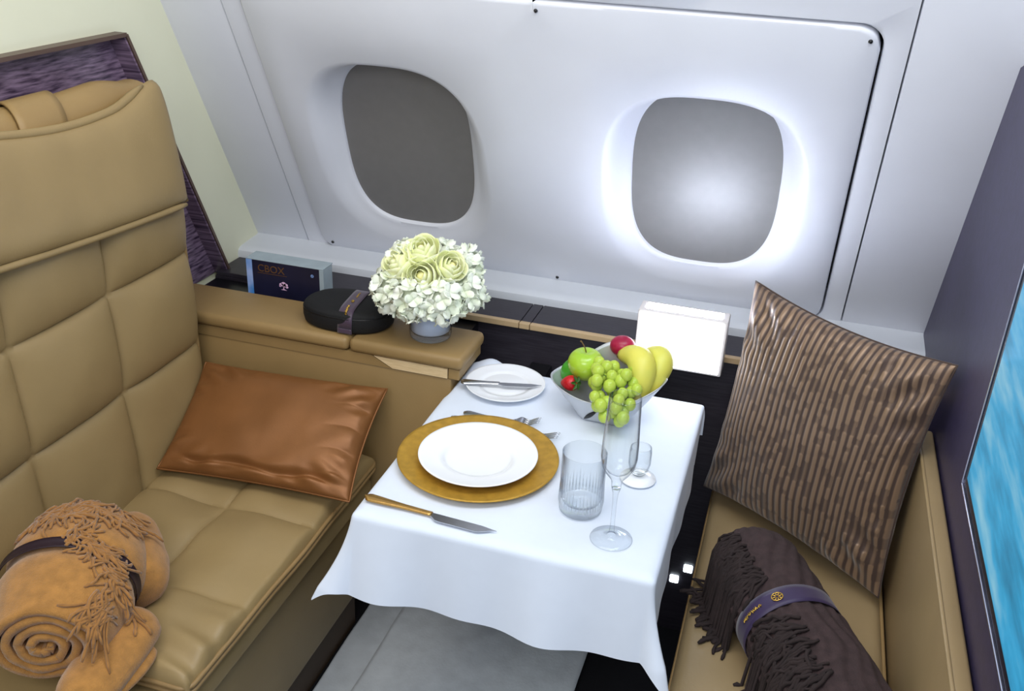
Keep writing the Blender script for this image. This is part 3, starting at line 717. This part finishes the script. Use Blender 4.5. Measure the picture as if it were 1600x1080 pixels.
b = BM(); ball(b, (-0.287, 1.818, 0.850), 0.027, 0.024, 0.022, 20, 12); ob('plum', b, 'plum', None, 'crimson plum at the back of the fruit bowl', 'plum')
b = BM(); ball(b, (-0.311, 1.757, 0.822), 0.018, 0.018, 0.018, 16, 10); ob('kumquat', b, 'orange', None, 'small orange fruit peeping between apple and grapes', 'fruit')
def banana(p, r, label):
    b = BM(); n = len(p); P = []
    cv = [Vector(q) for q in p]
    for i in range(21):
        s = i / 20; a = (1 - s) ** 2 * cv[0] + 2 * s * (1 - s) * cv[1] + s * s * cv[2]; P.append(a)
    rs = [r * (0.18 + 0.82 * math.sin(PI * min(1, max(0, 0.04 + 0.92 * i / 20))) ** 0.55) for i in range(21)]
    t = thing('banana', min(P, key=lambda q: q.z), label, 'banana', 'bananas in the fruit bowl')
    tube(b, P, rs, 10); ob('peel', b, 'banana', t)
    b = BM(); d = (P[0] - P[1]).normalized(); tube(b, [P[0] - d * 0.002, P[0] + d * 0.009], [r * 0.2, r * 0.24], 8); ob('tip', b, 'stembrown', t)
banana([(-0.283, 1.795, 0.840), (-0.205, 1.745, 0.885), (-0.242, 1.730, 0.768)], 0.029, 'plump yellow banana directly right of the grapes')
banana([(-0.240, 1.815, 0.838), (-0.170, 1.785, 0.880), (-0.222, 1.752, 0.785)], 0.025, 'yellow banana outermost at the right rim of the bowl')
t = thing('grape_bunch', (-0.30, 1.68, 0.74), 'bunch of green grapes spilling over the front of the fruit bowl', 'grapes')
ctrl = [Vector((-0.282, 1.740, 0.828)), Vector((-0.278, 1.712, 0.818)), Vector((-0.280, 1.680, 0.790)), Vector((-0.272, 1.668, 0.768)), Vector((-0.264, 1.664, 0.752))]
spread = [0.040, 0.046, 0.036, 0.026, 0.016]
gs = []; rnd = random.Random(4)
for it in range(6000):
    if len(gs) >= 38: break
    s = rnd.random() * 3.999; i = int(s); f_ = s - i
    p = ctrl[i].lerp(ctrl[i + 1], f_); sp = spread[i] * (1 - f_) + spread[i + 1] * f_
    q = p + Vector((rnd.uniform(-1, 1) * sp, rnd.uniform(-0.35, 0.35) * sp, rnd.uniform(-0.4, 0.4) * sp))
    if q.z < 0.750 or all((q - g_).length > 0.0185 for g_ in gs) is False: continue
    gs.append(q)
gb = BM(); ball(gb, (0, 0, 0), 0.0122, 0.0122, 0.0134, 14, 10); gme = None
for i, q in enumerate(gs):
    if i == 0:
        for v in gb.verts: v.co += q
        o0 = ob('grape', gb, 'grape', t); base = WL[o0.name] - q
    else:
        o = o0.copy(); COL.objects.link(o); o.location = q + base + Vector((0, 0, 0)); WL[o.name] = o.location.copy(); o.scale = (rnd.uniform(0.92, 1.1),) * 3
b = BM(); tube(b, [p + Vector((0, 0.006, 0)) for p in ctrl], 0.0016, 6)
for k in range(0, len(gs), 3):
    i = min(range(5), key=lambda j: (ctrl[j] - gs[k]).length); tube(b, [ctrl[i] + Vector((0, 0.006, 0)), gs[k]], 0.0009, 5)
ob('stem', b, 'stemgreen', t)

# ================================================================== LAMP
LX0, LX1, LY0, LY1, LZ0, LZ1 = -0.278, -0.087, 1.920, 1.9785, 0.764, 0.893
t = thing('box_lamp', ((LX0 + LX1) / 2, LY1, LZ0), 'glowing white box lamp mounted on the dark cabinet edge', 'lamp')
b = BM(); box(b, LX0, LX1, LY0 + 0.002, LY1, LZ0, LZ1, 0.004); ob('housing', b, 'lamphouse', t, auto=35)
b = BM(); box(b, LX0 + 0.004, LX1 - 0.007, LY0 - 0.001, LY0 + 0.003, LZ0 + 0.006, LZ1 - 0.004, 0.0015); ob('front_diffuser', b, 'glow', t, smooth=False)
b = BM(); box(b, LX0 + 0.014, LX1 - 0.014, LY0 + 0.016, LY0 + 0.046, LZ1 - 0.003, LZ1 + 0.0015, 0.001); ob('top_diffuser', b, 'glowtop', t, smooth=False)

# ================================================================== FLOWERS
VC = Vector((-0.714, 1.822, 0.7965))
t = thing('flower_vase', VC, 'round clear glass vase with pale lining on the console', 'vase')
b = BM(); lathe(b, [(0, 0), (0.042, 0), (0.045, 0.003), (0.0465, 0.012), (0.047, 0.085), (0.0462, 0.086), (0.0455, 0.085), (0.0450, 0.018), (0.040, 0.013), (0, 0.012)], VC, 56); ob('glass_wall', b, 'glass', t)
b = BM(); lathe(b, [(0, 0.0135), (0.039, 0.0145), (0.0438, 0.019), (0.0443, 0.083), (0.0425, 0.083), (0, 0.080)], VC, 48); ob('lining', b, 'vasewhite', t)
BQ = Vector((-0.714, 1.822, 0.918))
FR = random.Random(11)
def petal(b, c, e, up, L_, W_, cup):
    """small rounded petal growing from c along e"""
    s = e.cross(up).normalized(); rows = []
    for i, (f, wd) in enumerate(((0.0, 0.12), (0.45, 0.9), (0.8, 0.85), (1.0, 0.35))):
        p = c + e * (L_ * f) + up * (cup * L_ * f * f)
        rows.append([b.verts.new(p + s * (W_ * wd * k * 0.5) + up * (0.12 * L_ * abs(k) * f)) for k in (-1, 0, 1)])
    for a, d in zip(rows, rows[1:]):
        for k in range(2): b.faces.new((a[k], a[k + 1], d[k + 1], d[k]))
HY = [(-0.075, -0.045, -0.008), (-0.070, 0.035, 0.012), (-0.012, -0.080, -0.008), (0.050, -0.062, -0.006), (0.078, 0.002, -0.006), (0.058, 0.052, 0.028), (0.0, 0.070, 0.030), (-0.050, -0.005, 0.050), (-0.005, -0.02, -0.020)]
HL = ['left of the nearest rose above the black kit', 'at the back left of the bouquet', 'hanging lowest over the front of the vase', 'at the front right of the bouquet', 'at the far right edge of the bouquet', 'at the back right under the window', 'at the very back behind the roses', 'topmost at the left beside the roses', 'in the middle just above the vase rim']
for hv, hl in zip(HY, HL):
    c = BQ + Vector(hv) * 0.93; out0 = Vector(hv).normalized()
    t = thing('hydrangea', c, 'white hydrangea head ' + hl, 'flower', 'white hydrangeas in the vase')
    b = BM(); core = BM(); ball(core, c, 0.034, 0.034, 0.032, 14, 9); ob('core', core, 'hyd', t)
    for k in range(34):
        z = 1 - 2 * (k + 0.5) / 34; a = k * 2.39996; d = Vector((math.sqrt(1 - z * z) * math.cos(a), math.sqrt(1 - z * z) * math.sin(a), z))
        if d.dot(out0) < -0.45: continue
        p = c + d * (0.036 + FR.uniform(-0.002, 0.008)); u = d.orthogonal().normalized(); v = d.cross(u); r0 = FR.uniform(0, 6)
        for q in range(4):
            an = r0 + q * PI / 2; e = (u * math.cos(an) + v * math.sin(an)) * 0.93 + d * FR.uniform(0.1, 0.55); e.normalize()
            petal(b, p, e, d, FR.uniform(0.016, 0.024), FR.uniform(0.017, 0.024), FR.uniform(-0.2, 0.35))
    o = ob('florets', b, 'hyd', t, kind='stuff'); mo = o.modifiers.new('thick', 'SOLIDIFY'); mo.thickness = 0.0004
def rose(c, d, r, label):
    c = Vector(c); d = Vector(d).normalized(); u = d.orthogonal().normalized(); v = d.cross(u)
    t = thing('rose', c - d * r, label, 'flower', 'pale yellow roses in the vase')
    b = BM(); ball(b, c - d * r * 0.1, r * 0.40, r * 0.40, r * 0.75, 14, 9, d.to_track_quat('Z', 'Y').to_matrix()); ob('heart', b, 'rosein', t)
    lay = [(3, 0.44, 0.92, -0.30), (4, 0.64, 0.88, -0.26), (5, 0.84, 0.80, -0.14), (5, 1.02, 0.62, 0.10)]
    for li, (n, rr, hh, curl) in enumerate(lay):
        for k in range(n):
            a0 = 2 * PI * k / n + li * 0.7 + FR.uniform(-0.1, 0.1); span = 2 * PI / n * 0.72
            b = BM()
            def fn(s, q):
                a = a0 + (s - 0.5) * 2 * span; e = u * math.cos(a) + v * math.sin(a); w_ = 1 - (2 * s - 1) ** 2 * 0.35 * q
                rad = r * rr * (0.35 + 0.65 * math.sin(min(1, q * 1.25) * PI / 2)) + r * curl * max(0, q - 0.6) * 1.6
                return c + e * rad + d * (r * (-0.75 + (hh + 0.75) * q * w_ - max(0, curl) * 0.7 * max(0, q - 0.8)))
            grid(b, fn, 8, 7); o = ob('petal', b, 'rose', t); mo = o.modifiers.new('thick', 'SOLIDIFY'); mo.thickness = 0.0006
rose(BQ + Vector((0.005, -0.058, 0.038)), (0.12, -0.85, 0.55), 0.038, 'pale yellow rose lowest and nearest in the bouquet')
rose(BQ + Vector((-0.010, -0.020, 0.075)), (-0.05, -0.45, 0.9), 0.037, 'pale yellow rose topmost at the middle of the bouquet')
rose(BQ + Vector((-0.052, -0.040, 0.052)), (-0.5, -0.65, 0.65), 0.036, 'pale yellow rose leftmost in the bouquet')
rose(BQ + Vector((0.050, -0.022, 0.052)), (0.55, -0.45, 0.75), 0.033, 'pale yellow rose rightmost in the bouquet')

# ================================================================== CONSOLE ITEMS
# presentation box with print
bx0, bx1, by0, by1, bz0, bz1 = -1.236, -1.030, 1.935, 1.985, 0.7695, 0.862
t = thing('gift_box', ((bx0 + bx1) / 2, by0, bz0), 'dark navy card box in clear sleeve standing left of the black kit', 'box')
b = BM(); box(b, bx0 + 0.016, bx1 - 0.012, by0 + 0.001, by1 - 0.006, bz0, bz1 - 0.003); ob('card', b, 'navy', t, smooth=False)
b = BM(); box(b, bx0, bx0 + 0.0155, by0, by1 - 0.006, bz0, bz1 - 0.003); ob('printed_edge', b, 'skyprint', t, smooth=False)
b = BM(); box(b, bx1 - 0.0115, bx1, by0, by1 - 0.004, bz0, bz1 - 0.003, 0.001); ob('sleeve_side', b, 'acrylic', t, smooth=False)
b = BM(); box(b, bx0, bx1, by0, by1, bz1 - 0.0028, bz1, 0.0008); ob('sleeve_top', b, 'acrylic', t, smooth=False)
ob('lettering', text_bm('CBOX', 0.026, (bx0 + 0.030, by0 + 0.0004, bz1 - 0.030), (1, 0, 0), (0, 0, 1)), 'copper', t, smooth=False)
b = BM(); box(b, bx0 + 0.030, bx0 + 0.108, by0 + 0.0002, by0 + 0.0012, bz1 - 0.0345, bz1 - 0.0335); ob('underline', b, 'copper', t, smooth=False)
b = BM()
for k in range(8):
    a = 2 * PI * k / 8; p = Vector((bx1 - 0.030, by0 + 0.0004, bz1 - 0.022)); e = Vector((math.cos(a), 0, math.sin(a)))
    tube(b, [p + e * 0.0012, p + e * 0.0045], 0.0007, 5)
ob('emblem', b, 'skyprint', t)
b = BM(); pc = Vector((bx0 + 0.098, by0 + 0.0003, bz0 + 0.028)); rr_ = random.Random(3)
for dx, dz, r in ((-0.006, 0.008, 0.0055), (0, 0.011, 0.006), (0.006, 0.008, 0.0055), (-0.009, 0.004, 0.003), (0.009, 0.003, 0.0035), (0.002, 0.006, 0.005)):
    prism(b, [pc + Vector((dx + r * math.cos(2 * PI * k / 12), 0, dz + r * 0.75 * math.sin(2 * PI * k / 12))) for k in range(12)], (0, 0.0006, 0))
ob('tree_crown', b, 'pinkprint', t, smooth=False)
b = BM(); prism(b, [pc + Vector(p) for p in ((-0.001, 0, 0.006), (0.0012, 0, 0.006), (0.0012, 0, -0.003), (0.008, 0, -0.0055), (-0.008, 0, -0.0055), (-0.001, 0, -0.003))], (0, 0.0006, 0)); ob('tree_trunk', b, 'pinkprint', t, smooth=False)
# oval amenity kit
KC = Vector((-0.912, 1.828, 0.7962)); KA, KB, KH = 0.104, 0.074, 0.050
t = thing('amenity_kit', KC, 'oval black soft case with aubergine ribbon on the leather console', 'case')
def kitf(u, v, g=0.0):
    a = 2 * PI * u; n = 2.4; c_, s_ = math.cos(a), math.sin(a); k = (abs(c_) ** n + abs(s_) ** n) ** (-1 / n)
    pr = [(0.0, 0.0), (0.90, 0.0), (0.97, 0.10), (1.0, 0.35), (1.0, 0.62), (0.995, 0.70), (0.985, 0.72), (0.99, 0.75), (0.97, 0.86), (0.86, 0.98), (0.6, 1.04), (0.0, 1.07)]
    i = min(int(v * 11), 10); f = v * 11 - i; r = pr[i][0] * (1 - f) + pr[i + 1][0] * f; z = pr[i][1] * (1 - f) + pr[i + 1][1] * f
    return KC + Vector((k * c_ * KA * r * (1 + g), k * s_ * KB * r * (1 + g), KH * z + (g * 0.05 if z > 0.5 else 0)))
b = BM(); grid(b, kitf, 72, 34, True); bmesh.ops.remove_doubles(b, verts=b.verts[:], dist=1e-5); ob('shell', b, 'kit', t)
b = BM(); tube(b, [KC + (kitf(k / 60, 0.56) - KC) * 1.0 for k in range(60)], 0.0016, 6, True); ob('zip', b, 'black', t)
def band(u, v):     # ribbon across the short way
    s = v * 2 - 1; xx = 0.016 + 0.034 * (u - 0.5) - 0.008 * s
    yy = s * KB * 1.012; e = max(0, 1 - (abs(s)) ** 5); top = KH * (0.30 + 0.785 * e ** 0.35) if abs(s) < 0.999 else KH * 0.28
    return KC + Vector((xx, yy, top - KH * 0.03 * (xx / KA) ** 2 + 0.0012))
b = BM(); grid(b, band, 6, 60)
def bandlow(u, v): q = band(u, 0.0); return Vector((q.x, q.y - 0.0002, KC.z + 0.004 + (q.z - KC.z - 0.004) * v))
grid(b, bandlow, 6, 6)
o = ob('ribbon', b, 'ribbon', t); mo = o.modifiers.new('thick', 'SOLIDIFY'); mo.thickness = 0.0008
def script(P, n, seed, r):
    """little pen strokes: P(s, w) maps along/across the ribbon"""
    b = BM(); rn = random.Random(seed)
    for k in range(n):
        s0 = k / n; pts = [P(s0 + j * 0.8 / n / 5, math.sin(j * 1.9 + k) * rn.uniform(0.5, 1) * 0.5) for j in range(6)]; tube(b, pts, r, 5)
    return b
ob('gold_script', script(lambda s, w_: band(0.5 + 0.22 * w_, 0.05 + 0.20 * s) + Vector((0, -0.0006, 0.0012)), 6, 2, 0.0011), 'goldprint', t)
ob('gold_emblem', script(lambda s, w_: band(0.5 + 0.25 * w_, 0.36 + 0.07 * s) + Vector((0, 0, 0.0012)), 4, 5, 0.0008), 'goldprint', t)
ob('gold_script', script(lambda s, w_: band(0.5 + 0.15 * w_, 0.54 + 0.18 * s) + Vector((0, 0, 0.0012)), 5, 9, 0.0006), 'goldprint', t)

# ================================================================== CUSHIONS
def pillow(name, m_, ctr, ex, ey, w_, h_, th, label, nu=90, wr=0.004, ribs=None, pinch=0.07, seed=0, folds=None):
    ctr, ex, ey = Vector(ctr), Vector(ex).normalized(), Vector(ey); ey = (ey - ex * ey.dot(ex)).normalized(); en = ex.cross(ey)
    b = BM(); vals = []
    for sg in (1, -1):
        def fn(u, v):
            a, c = 2 * u - 1, 2 * v - 1
            x = a * w_ / 2 * (1 - pinch * (1 - c * c) * abs(a) ** 3); y = c * h_ / 2 * (1 - pinch * (1 - a * a) * abs(c) ** 3)
            e = (max(0, 1 - a * a) * max(0, 1 - c * c)); z = th * e ** 0.42
            edge = min(1, e * 6)
            if folds: z += folds(a, c, sg) * edge
            z += wr * noise.noise(Vector((a * 2.6 + seed, c * 2.6, sg))) * edge
            cr = max(0, abs(a) + abs(c) - 1.1); z += wr * 1.6 * math.sin(math.atan2(c, a) * 24) * min(1, cr * 2) * edge
            if ribs: z += ribs(a, c)[0] * edge
            return ctr + ex * x + ey * y + en * (z * sg)
        grid(b, fn, nu, nu)
    if ribs:
        ly = b.verts.layers.float.new('stripe'); bl = list(b.verts)
        for i, v in enumerate(bl):
            k = i % (nu * nu); v[ly] = ribs(2 * (k // nu) / (nu - 1) - 1, 2 * (k % nu) / (nu - 1) - 1)[1]
    bmesh.ops.remove_doubles(b, verts=b.verts[:], dist=1e-5)
    o = ob(name, b, m_, None, label, 'cushion')
    # sewn edge
    b = BM(); pts = []
    for k in range(160):
        q = k / 40; i = int(q); f = (q - i) * 2 - 1
        a, c = ((f, -1), (1, f), (-f, 1), (-1, -f))[i]
        x = a * w_ / 2 * (1 - pinch * (1 - c * c) * abs(a) ** 3); y = c * h_ / 2 * (1 - pinch * (1 - a * a) * abs(c) ** 3); pts.append(ctr + ex * x + ey * y)
    tube(b, pts, 0.0022, 6, True); ob('seam_piping', b, m_, o)
    return o
def sat_folds(a, c, sg):
    w1 = smooth((a - 0.50) / 0.35)
    h = 0.0065 * abs(math.sin(c * 8 + a * 4 + 1.3 * math.sin(a * 5))) ** 0.7 * w1
    h += 0.004 * math.sin(a * 11 + 3 * math.sin(c * 4)) * smooth((-0.55 - c) / 0.3)
    h -= 0.010 * math.exp(-((c + 0.80 + 0.03 * math.sin(a * 8)) / 0.05) ** 2) * smooth((a + 0.85) / 0.2)
    return h
pillow('satin_cushion', 'satin', (-0.985, 1.596, 0.626), (1, 0.06, 0.01), (0.03, 0.84, 0.52), 0.435, 0.27, 0.050, 'bronze brown satin cushion lying on the armchair seat', 110, 0.004, None, 0.05, 3, sat_folds)
def ribs(a, c):
    ph = a * 31 * PI + 3.2 * noise.noise(Vector((a * 1.8, c * 1.8, 4)))
    s = 0.5 + 0.5 * math.sin(ph)
    br = noise.noise(Vector((round(ph / (2 * PI)) * 3.7, c * 11, 1.3)))
    s = s ** 0.8 * (0.55 + 0.45 * smooth((br + 0.28) / 0.25))
    return 0.0022 * s, s
Lc = Vector((-0.076, 1.905, 0.495)); Bc = Vector((0.272, 1.650, 0.495)); e_ = (Bc - Lc).normalized(); n_ = Vector((-e_.y, e_.x, 0)); th_ = R_(8); up_ = Vector((0, 0, 1)) * math.cos(th_) + n_ * math.sin(th_)
HH = 0.485
pillow('ribbed_cushion', 'stripe', (Lc + Bc) / 2 + up_ * HH / 2 - n_ * 0.012 + Vector((0.006, 0, 0.006)), e_, up_, (Bc - Lc).length + 0.022, HH, 0.058, 'large ribbed bronze velvet cushion leaning upright on the bench', 300, 0.005, ribs, 0.085, 7)

# ================================================================== BLANKETS
from mathutils.bvhtree import BVHTree
class Surf:
    """height of the laid cloth surfaces, so that strands rest on them"""
    def __init__(self, z0): self.v = []; self.f = []; self.z0 = z0; self.t = None
    def add(self, b):
        b.verts.index_update(); k = len(self.v); self.v += [v.co.copy() for v in b.verts]; self.f += [[v.index + k for v in f.verts] for f in b.faces]; return b
    def z(self, x, y):
        if self.t is None: self.t = BVHTree.FromPolygons(self.v, self.f)
        h = self.t.ray_cast(Vector((x, y, 2)), Vector((0, 0, -1)))
        return max(self.z0, h[0].z) if h[0] else self.z0
def fringe(strands, surf, m_, parent, seed, r, n=9, lift=0.004, drop=0.05):
    """strands: (x, y, heading, length, curl); each is a twisted cord laid on the surface"""
    rn = random.Random(seed); b = BM()
    for x, y, hd_, L_, curl in strands:
        pts = []; lf = rn.uniform(0.2, 1) * lift; tw = rn.uniform(-1, 1) * curl; zl = None
        for k in range(n):
            z = surf.z(x, y) + r * 0.6 + lf * (0.4 + math.sin(PI * k / (n - 1)))
            if zl is not None: z = max(z, zl - drop * L_ / n * 20)
            zl = z; pts.append((x, y, z)); hd_ += tw * 0.45 + rn.uniform(-1, 1) * curl * 0.6
            x += math.cos(hd_) * L_ / n; y += math.sin(hd_) * L_ / n
        rr = r * rn.uniform(0.8, 1.2); tube(b, pts, [rr] * (n - 2) + [rr * 1.35, rr * 0.8], 5)
    return ob('fringe', b, m_, parent, kind='stuff')
SF = Surf(0.530)
# camel roll on the armchair
P1, P2 = Vector((-0.992, 0.905, 0.612)), Vector((-1.112, 1.180, 0.630))
ax = (P2 - P1).normalized(); sd = ax.cross(Vector((0, 0, 1))).normalized(); uz = sd.cross(ax).normalized(); LN = (P2 - P1).length
t = thing('blanket_roll', (P1 + P2) / 2 - Vector((0, 0, 0.09)), 'rolled camel wool blanket tied with dark ribbon on the armchair', 'blanket')
def rad(s): return 0.083 + 0.030 * math.sin(PI * min(1, s * 1.05)) - 0.012 * math.exp(-((s - 0.44) / 0.07) ** 2) - 0.035 * smooth((s - 0.86) / 0.14)
TURN = 4.2
def spiral(u, v):
    s = v; a = -2 * PI * TURN * u + 0.9; f = u ** 0.9
    r = 0.010 + (rad(s) - 0.010) * f
    if u > 0.75: r = rad(s) * (0.80 + 0.2 * (u - 0.75) / 0.25) if False else r
    r += 0.0025 * noise.noise(Vector((math.cos(a) * 2, math.sin(a) * 2, s * 4)))
    off = 0.010 * (1 - f) * math.sin(u * 9)
    p = P1 + ax * (s * LN + 0.006 * noise.noise(Vector((a, 0, 3))) * (1 - s)) + sd * (r * math.cos(a) * 1.06) + uz * (r * math.sin(a) * 0.94)
    if p.z < 0.530: p.z = 0.530 + (p.z - 0.530) * 0.15
    return p
b = BM(); grid(b, spiral, 220, 34); SF.add(b); o = ob('roll', b, 'tan', t); mo = o.modifiers.new('thick', 'SOLIDIFY'); mo.thickness = 0.013; mo.offset = -1
def endcap(u, v):
    a = 2 * PI * u; r = rad(1.0) * (1 - v) * 0.99; return P2 + ax * (0.028 * math.sin(v * PI / 2)) + sd * r * math.cos(a) + uz * r * math.sin(a)
b = BM(); grid(b, endcap, 40, 8, True); bmesh.ops.remove_doubles(b, verts=b.verts[:], dist=1e-5); ob('roll_end', b, 'tan', t)
def ribb(u, v):
    s = 0.405 + 0.075 * v; a = 2 * PI * u; r = rad(s) + 0.0035; p = P1 + ax * (s * LN) + sd * (r * 1.06 * math.cos(a)) + uz * (r * 0.94 * math.sin(a))
    if p.z < 0.529: p.z = 0.529
    return p
b = BM(); grid(b, ribb, 60, 5, True); SF.add(b); o = ob('ribbon', b, 'darkribbon', t); mo = o.modifiers.new('thick', 'SOLIDIFY'); mo.thickness = 0.001
# loose folded-over end lying along the right of the roll, in two lobes
def lobe(c0, c1, r0, r1, flat, seed):
    def fn(u, v):
        a = 2 * PI * u; p = c0.lerp(c1, v); r = (r0 + (r1 - r0) * v) * (max(0, 1 - abs(2 * v - 1) ** 5)) ** 0.4
        d = (c1 - c0).normalized(); s_ = d.cross(Vector((0, 0, 1))).normalized()
        r *= 1 + 0.07 * noise.noise(Vector((math.cos(a) * 1.6 + seed, math.sin(a) * 1.6, v * 4)))
        q = p + s_ * r * math.cos(a) + Vector((0, 0, 1)) * r * flat * math.sin(a)
        if q.z < 0.531: q.z = 0.531
        return q
    b = BM(); grid(b, fn, 36, 24, True); bmesh.ops.remove_doubles(b, verts=b.verts[:], dist=1e-5); SF.add(b); return ob('folded_end', b, 'tan', t)
lobe(Vector((-1.090, 1.235, 0.592)), Vector((-0.965, 1.085, 0.585)), 0.055, 0.066, 0.92, 1)
lobe(Vector((-0.935, 1.060, 0.568)), Vector((-0.912, 0.860, 0.560)), 0.055, 0.046, 0.75, 5)
lobe(Vector((-0.905, 1.030, 0.545)), Vector((-0.935, 0.800, 0.540)), 0.046, 0.048, 0.45, 9)
sp = []; rn = random.Random(5)
def band_of(path, n, wid, hd_, spread, l0, l1, curl):
    path = [Vector(p) for p in path]
    for k in range(n):
        q = rn.random() * (len(path) - 1); i = min(int(q), len(path) - 2); p = path[i].lerp(path[i + 1], q - i); d = path[i + 1] - path[i]
        nn = Vector((-d.y, d.x)).normalized() * rn.uniform(-wid, wid); sp.append((p.x + nn.x, p.y + nn.y, hd_ + rn.uniform(-spread, spread), rn.uniform(l0, l1), curl))
band_of([(-1.150, 1.085), (-1.095, 1.092), (-1.055, 1.115), (-1.012, 1.158)], 140, 0.020, 0.1, 1.2, 0.03, 0.065, 0.6)
band_of([(-1.045, 1.058), (-1.000, 1.050), (-0.955, 1.036), (-0.925, 1.005)], 100, 0.017, -0.6, 1.2, 0.025, 0.05, 0.6)
band_of([(-0.938, 0.990), (-0.915, 0.975)], 26, 0.010, -1.5, 0.25, 0.05, 0.09, 0.2)
fringe(sp, SF, 'tanfringe', t, 6, 0.0023)
# chocolate roll on the bench
Q1, Q2 = Vector((0.022, 1.618, 0.552)), Vector((0.232, 1.190, 0.552))
ax2 = (Q2 - Q1).normalized(); sd2 = ax2.cross(Vector((0, 0, 1))).normalized(); uz2 = sd2.cross(ax2).normalized(); LN2 = (Q2 - Q1).length
t = thing('blanket_roll', (Q1 + Q2) / 2 - Vector((0, 0, 0.07)), 'rolled dark brown fringed blanket with violet ribbon on the bench', 'blanket')
SR = 0.455
def rad2(s): return 0.087 * (max(0.0, 1 - max(0, (0.18 - s) / 0.18) ** 2.2)) ** 0.5 - 0.007 * math.exp(-((s - SR) / 0.05) ** 2)
def roll2(u, v):
    s = v; a = 2 * PI * u; r = max(0.0005, rad2(s))
    pl = math.sin(a * 11 + 14 * s * (0.4 if s > SR else 1.6) + 2.5 * noise.noise(Vector((s * 5, a * 0.5, 2))))
    r *= 1 + 0.028 * (1 - abs(pl)) ** 0.6 * 1.8 - 0.02 + 0.012 * pl + 0.05 * noise.noise(Vector((math.cos(a) * 1.5, math.sin(a) * 1.5, s * 6)))
    p = Q1 + ax2 * (s * LN2 - 0.03 * (1 - smooth(s * 6))) + sd2 * (r * 1.04 * math.cos(a)) + uz2 * (r * 0.92 * math.sin(a))
    if p.z < 0.4765: p.z = 0.4765
    return p
b = BM(); g = grid(b, roll2, 150, 110, True); b.faces.new([r[-1] for r in g]); bmesh.ops.remove_doubles(b, verts=b.verts[:], dist=1e-6); SG = Surf(0.4765); SG.add(b); ob('roll', b, 'choc', t)
def rib2(u, v, g=0.0045):
    s = SR - 0.045 + 0.09 * v; a = 2 * PI * u; r = 0.0830 + g; p = Q1 + ax2 * (s * LN2) + sd2 * (r * 1.04 * math.cos(a)) + uz2 * (r * 0.92 * math.sin(a))
    if p.z < 0.476: p.z = 0.476
    return p
b = BM(); grid(b, rib2, 70, 5, True); o = ob('ribbon', b, 'ribbon2', t); mo = o.modifiers.new('thick', 'SOLIDIFY'); mo.thickness = 0.001
b = BM()
def on2(du, dv): return rib2((0.185 - du) % 1, 0.5 + dv, 0.0062)
for k in range(8):
    a = 2 * PI * k / 8
    tube(b, [on2(0.004 * math.cos(a), 0.07 * math.sin(a)), on2(0.016 * math.cos(a), 0.20 * math.sin(a))], 0.0010, 5)
    tube(b, [on2(0.017 * math.cos(a + j * 0.2), 0.21 * math.sin(a + j * 0.2)) for j in range(5)], 0.0009, 5)
ob('gold_emblem', b, 'goldprint', t)
ob('gold_script', script(lambda s, w_: on2(0.055 + 0.085 * s, 0.22 * w_), 6, 12, 0.0011), 'goldprint', t)
sp = []; rn = random.Random(15)
for k in range(210):
    s = rn.uniform(0.04, 0.36) if k < 130 else rn.uniform(0.56, 0.88); o_ = rn.uniform(0.035, 0.075)
    if k >= 130 and rn.random() < 0.3: o_ -= 0.02
    p = Q1 + ax2 * (s * LN2) + sd2 * o_
    sp.append((p.x, p.y, math.atan2(sd2.y, sd2.x) + rn.uniform(-0.7, 0.6), rn.uniform(0.035, 0.075), 0.28))
fringe(sp, SG, 'chocfringe', t, 16, 0.0030, 9, 0.006, 0.9)
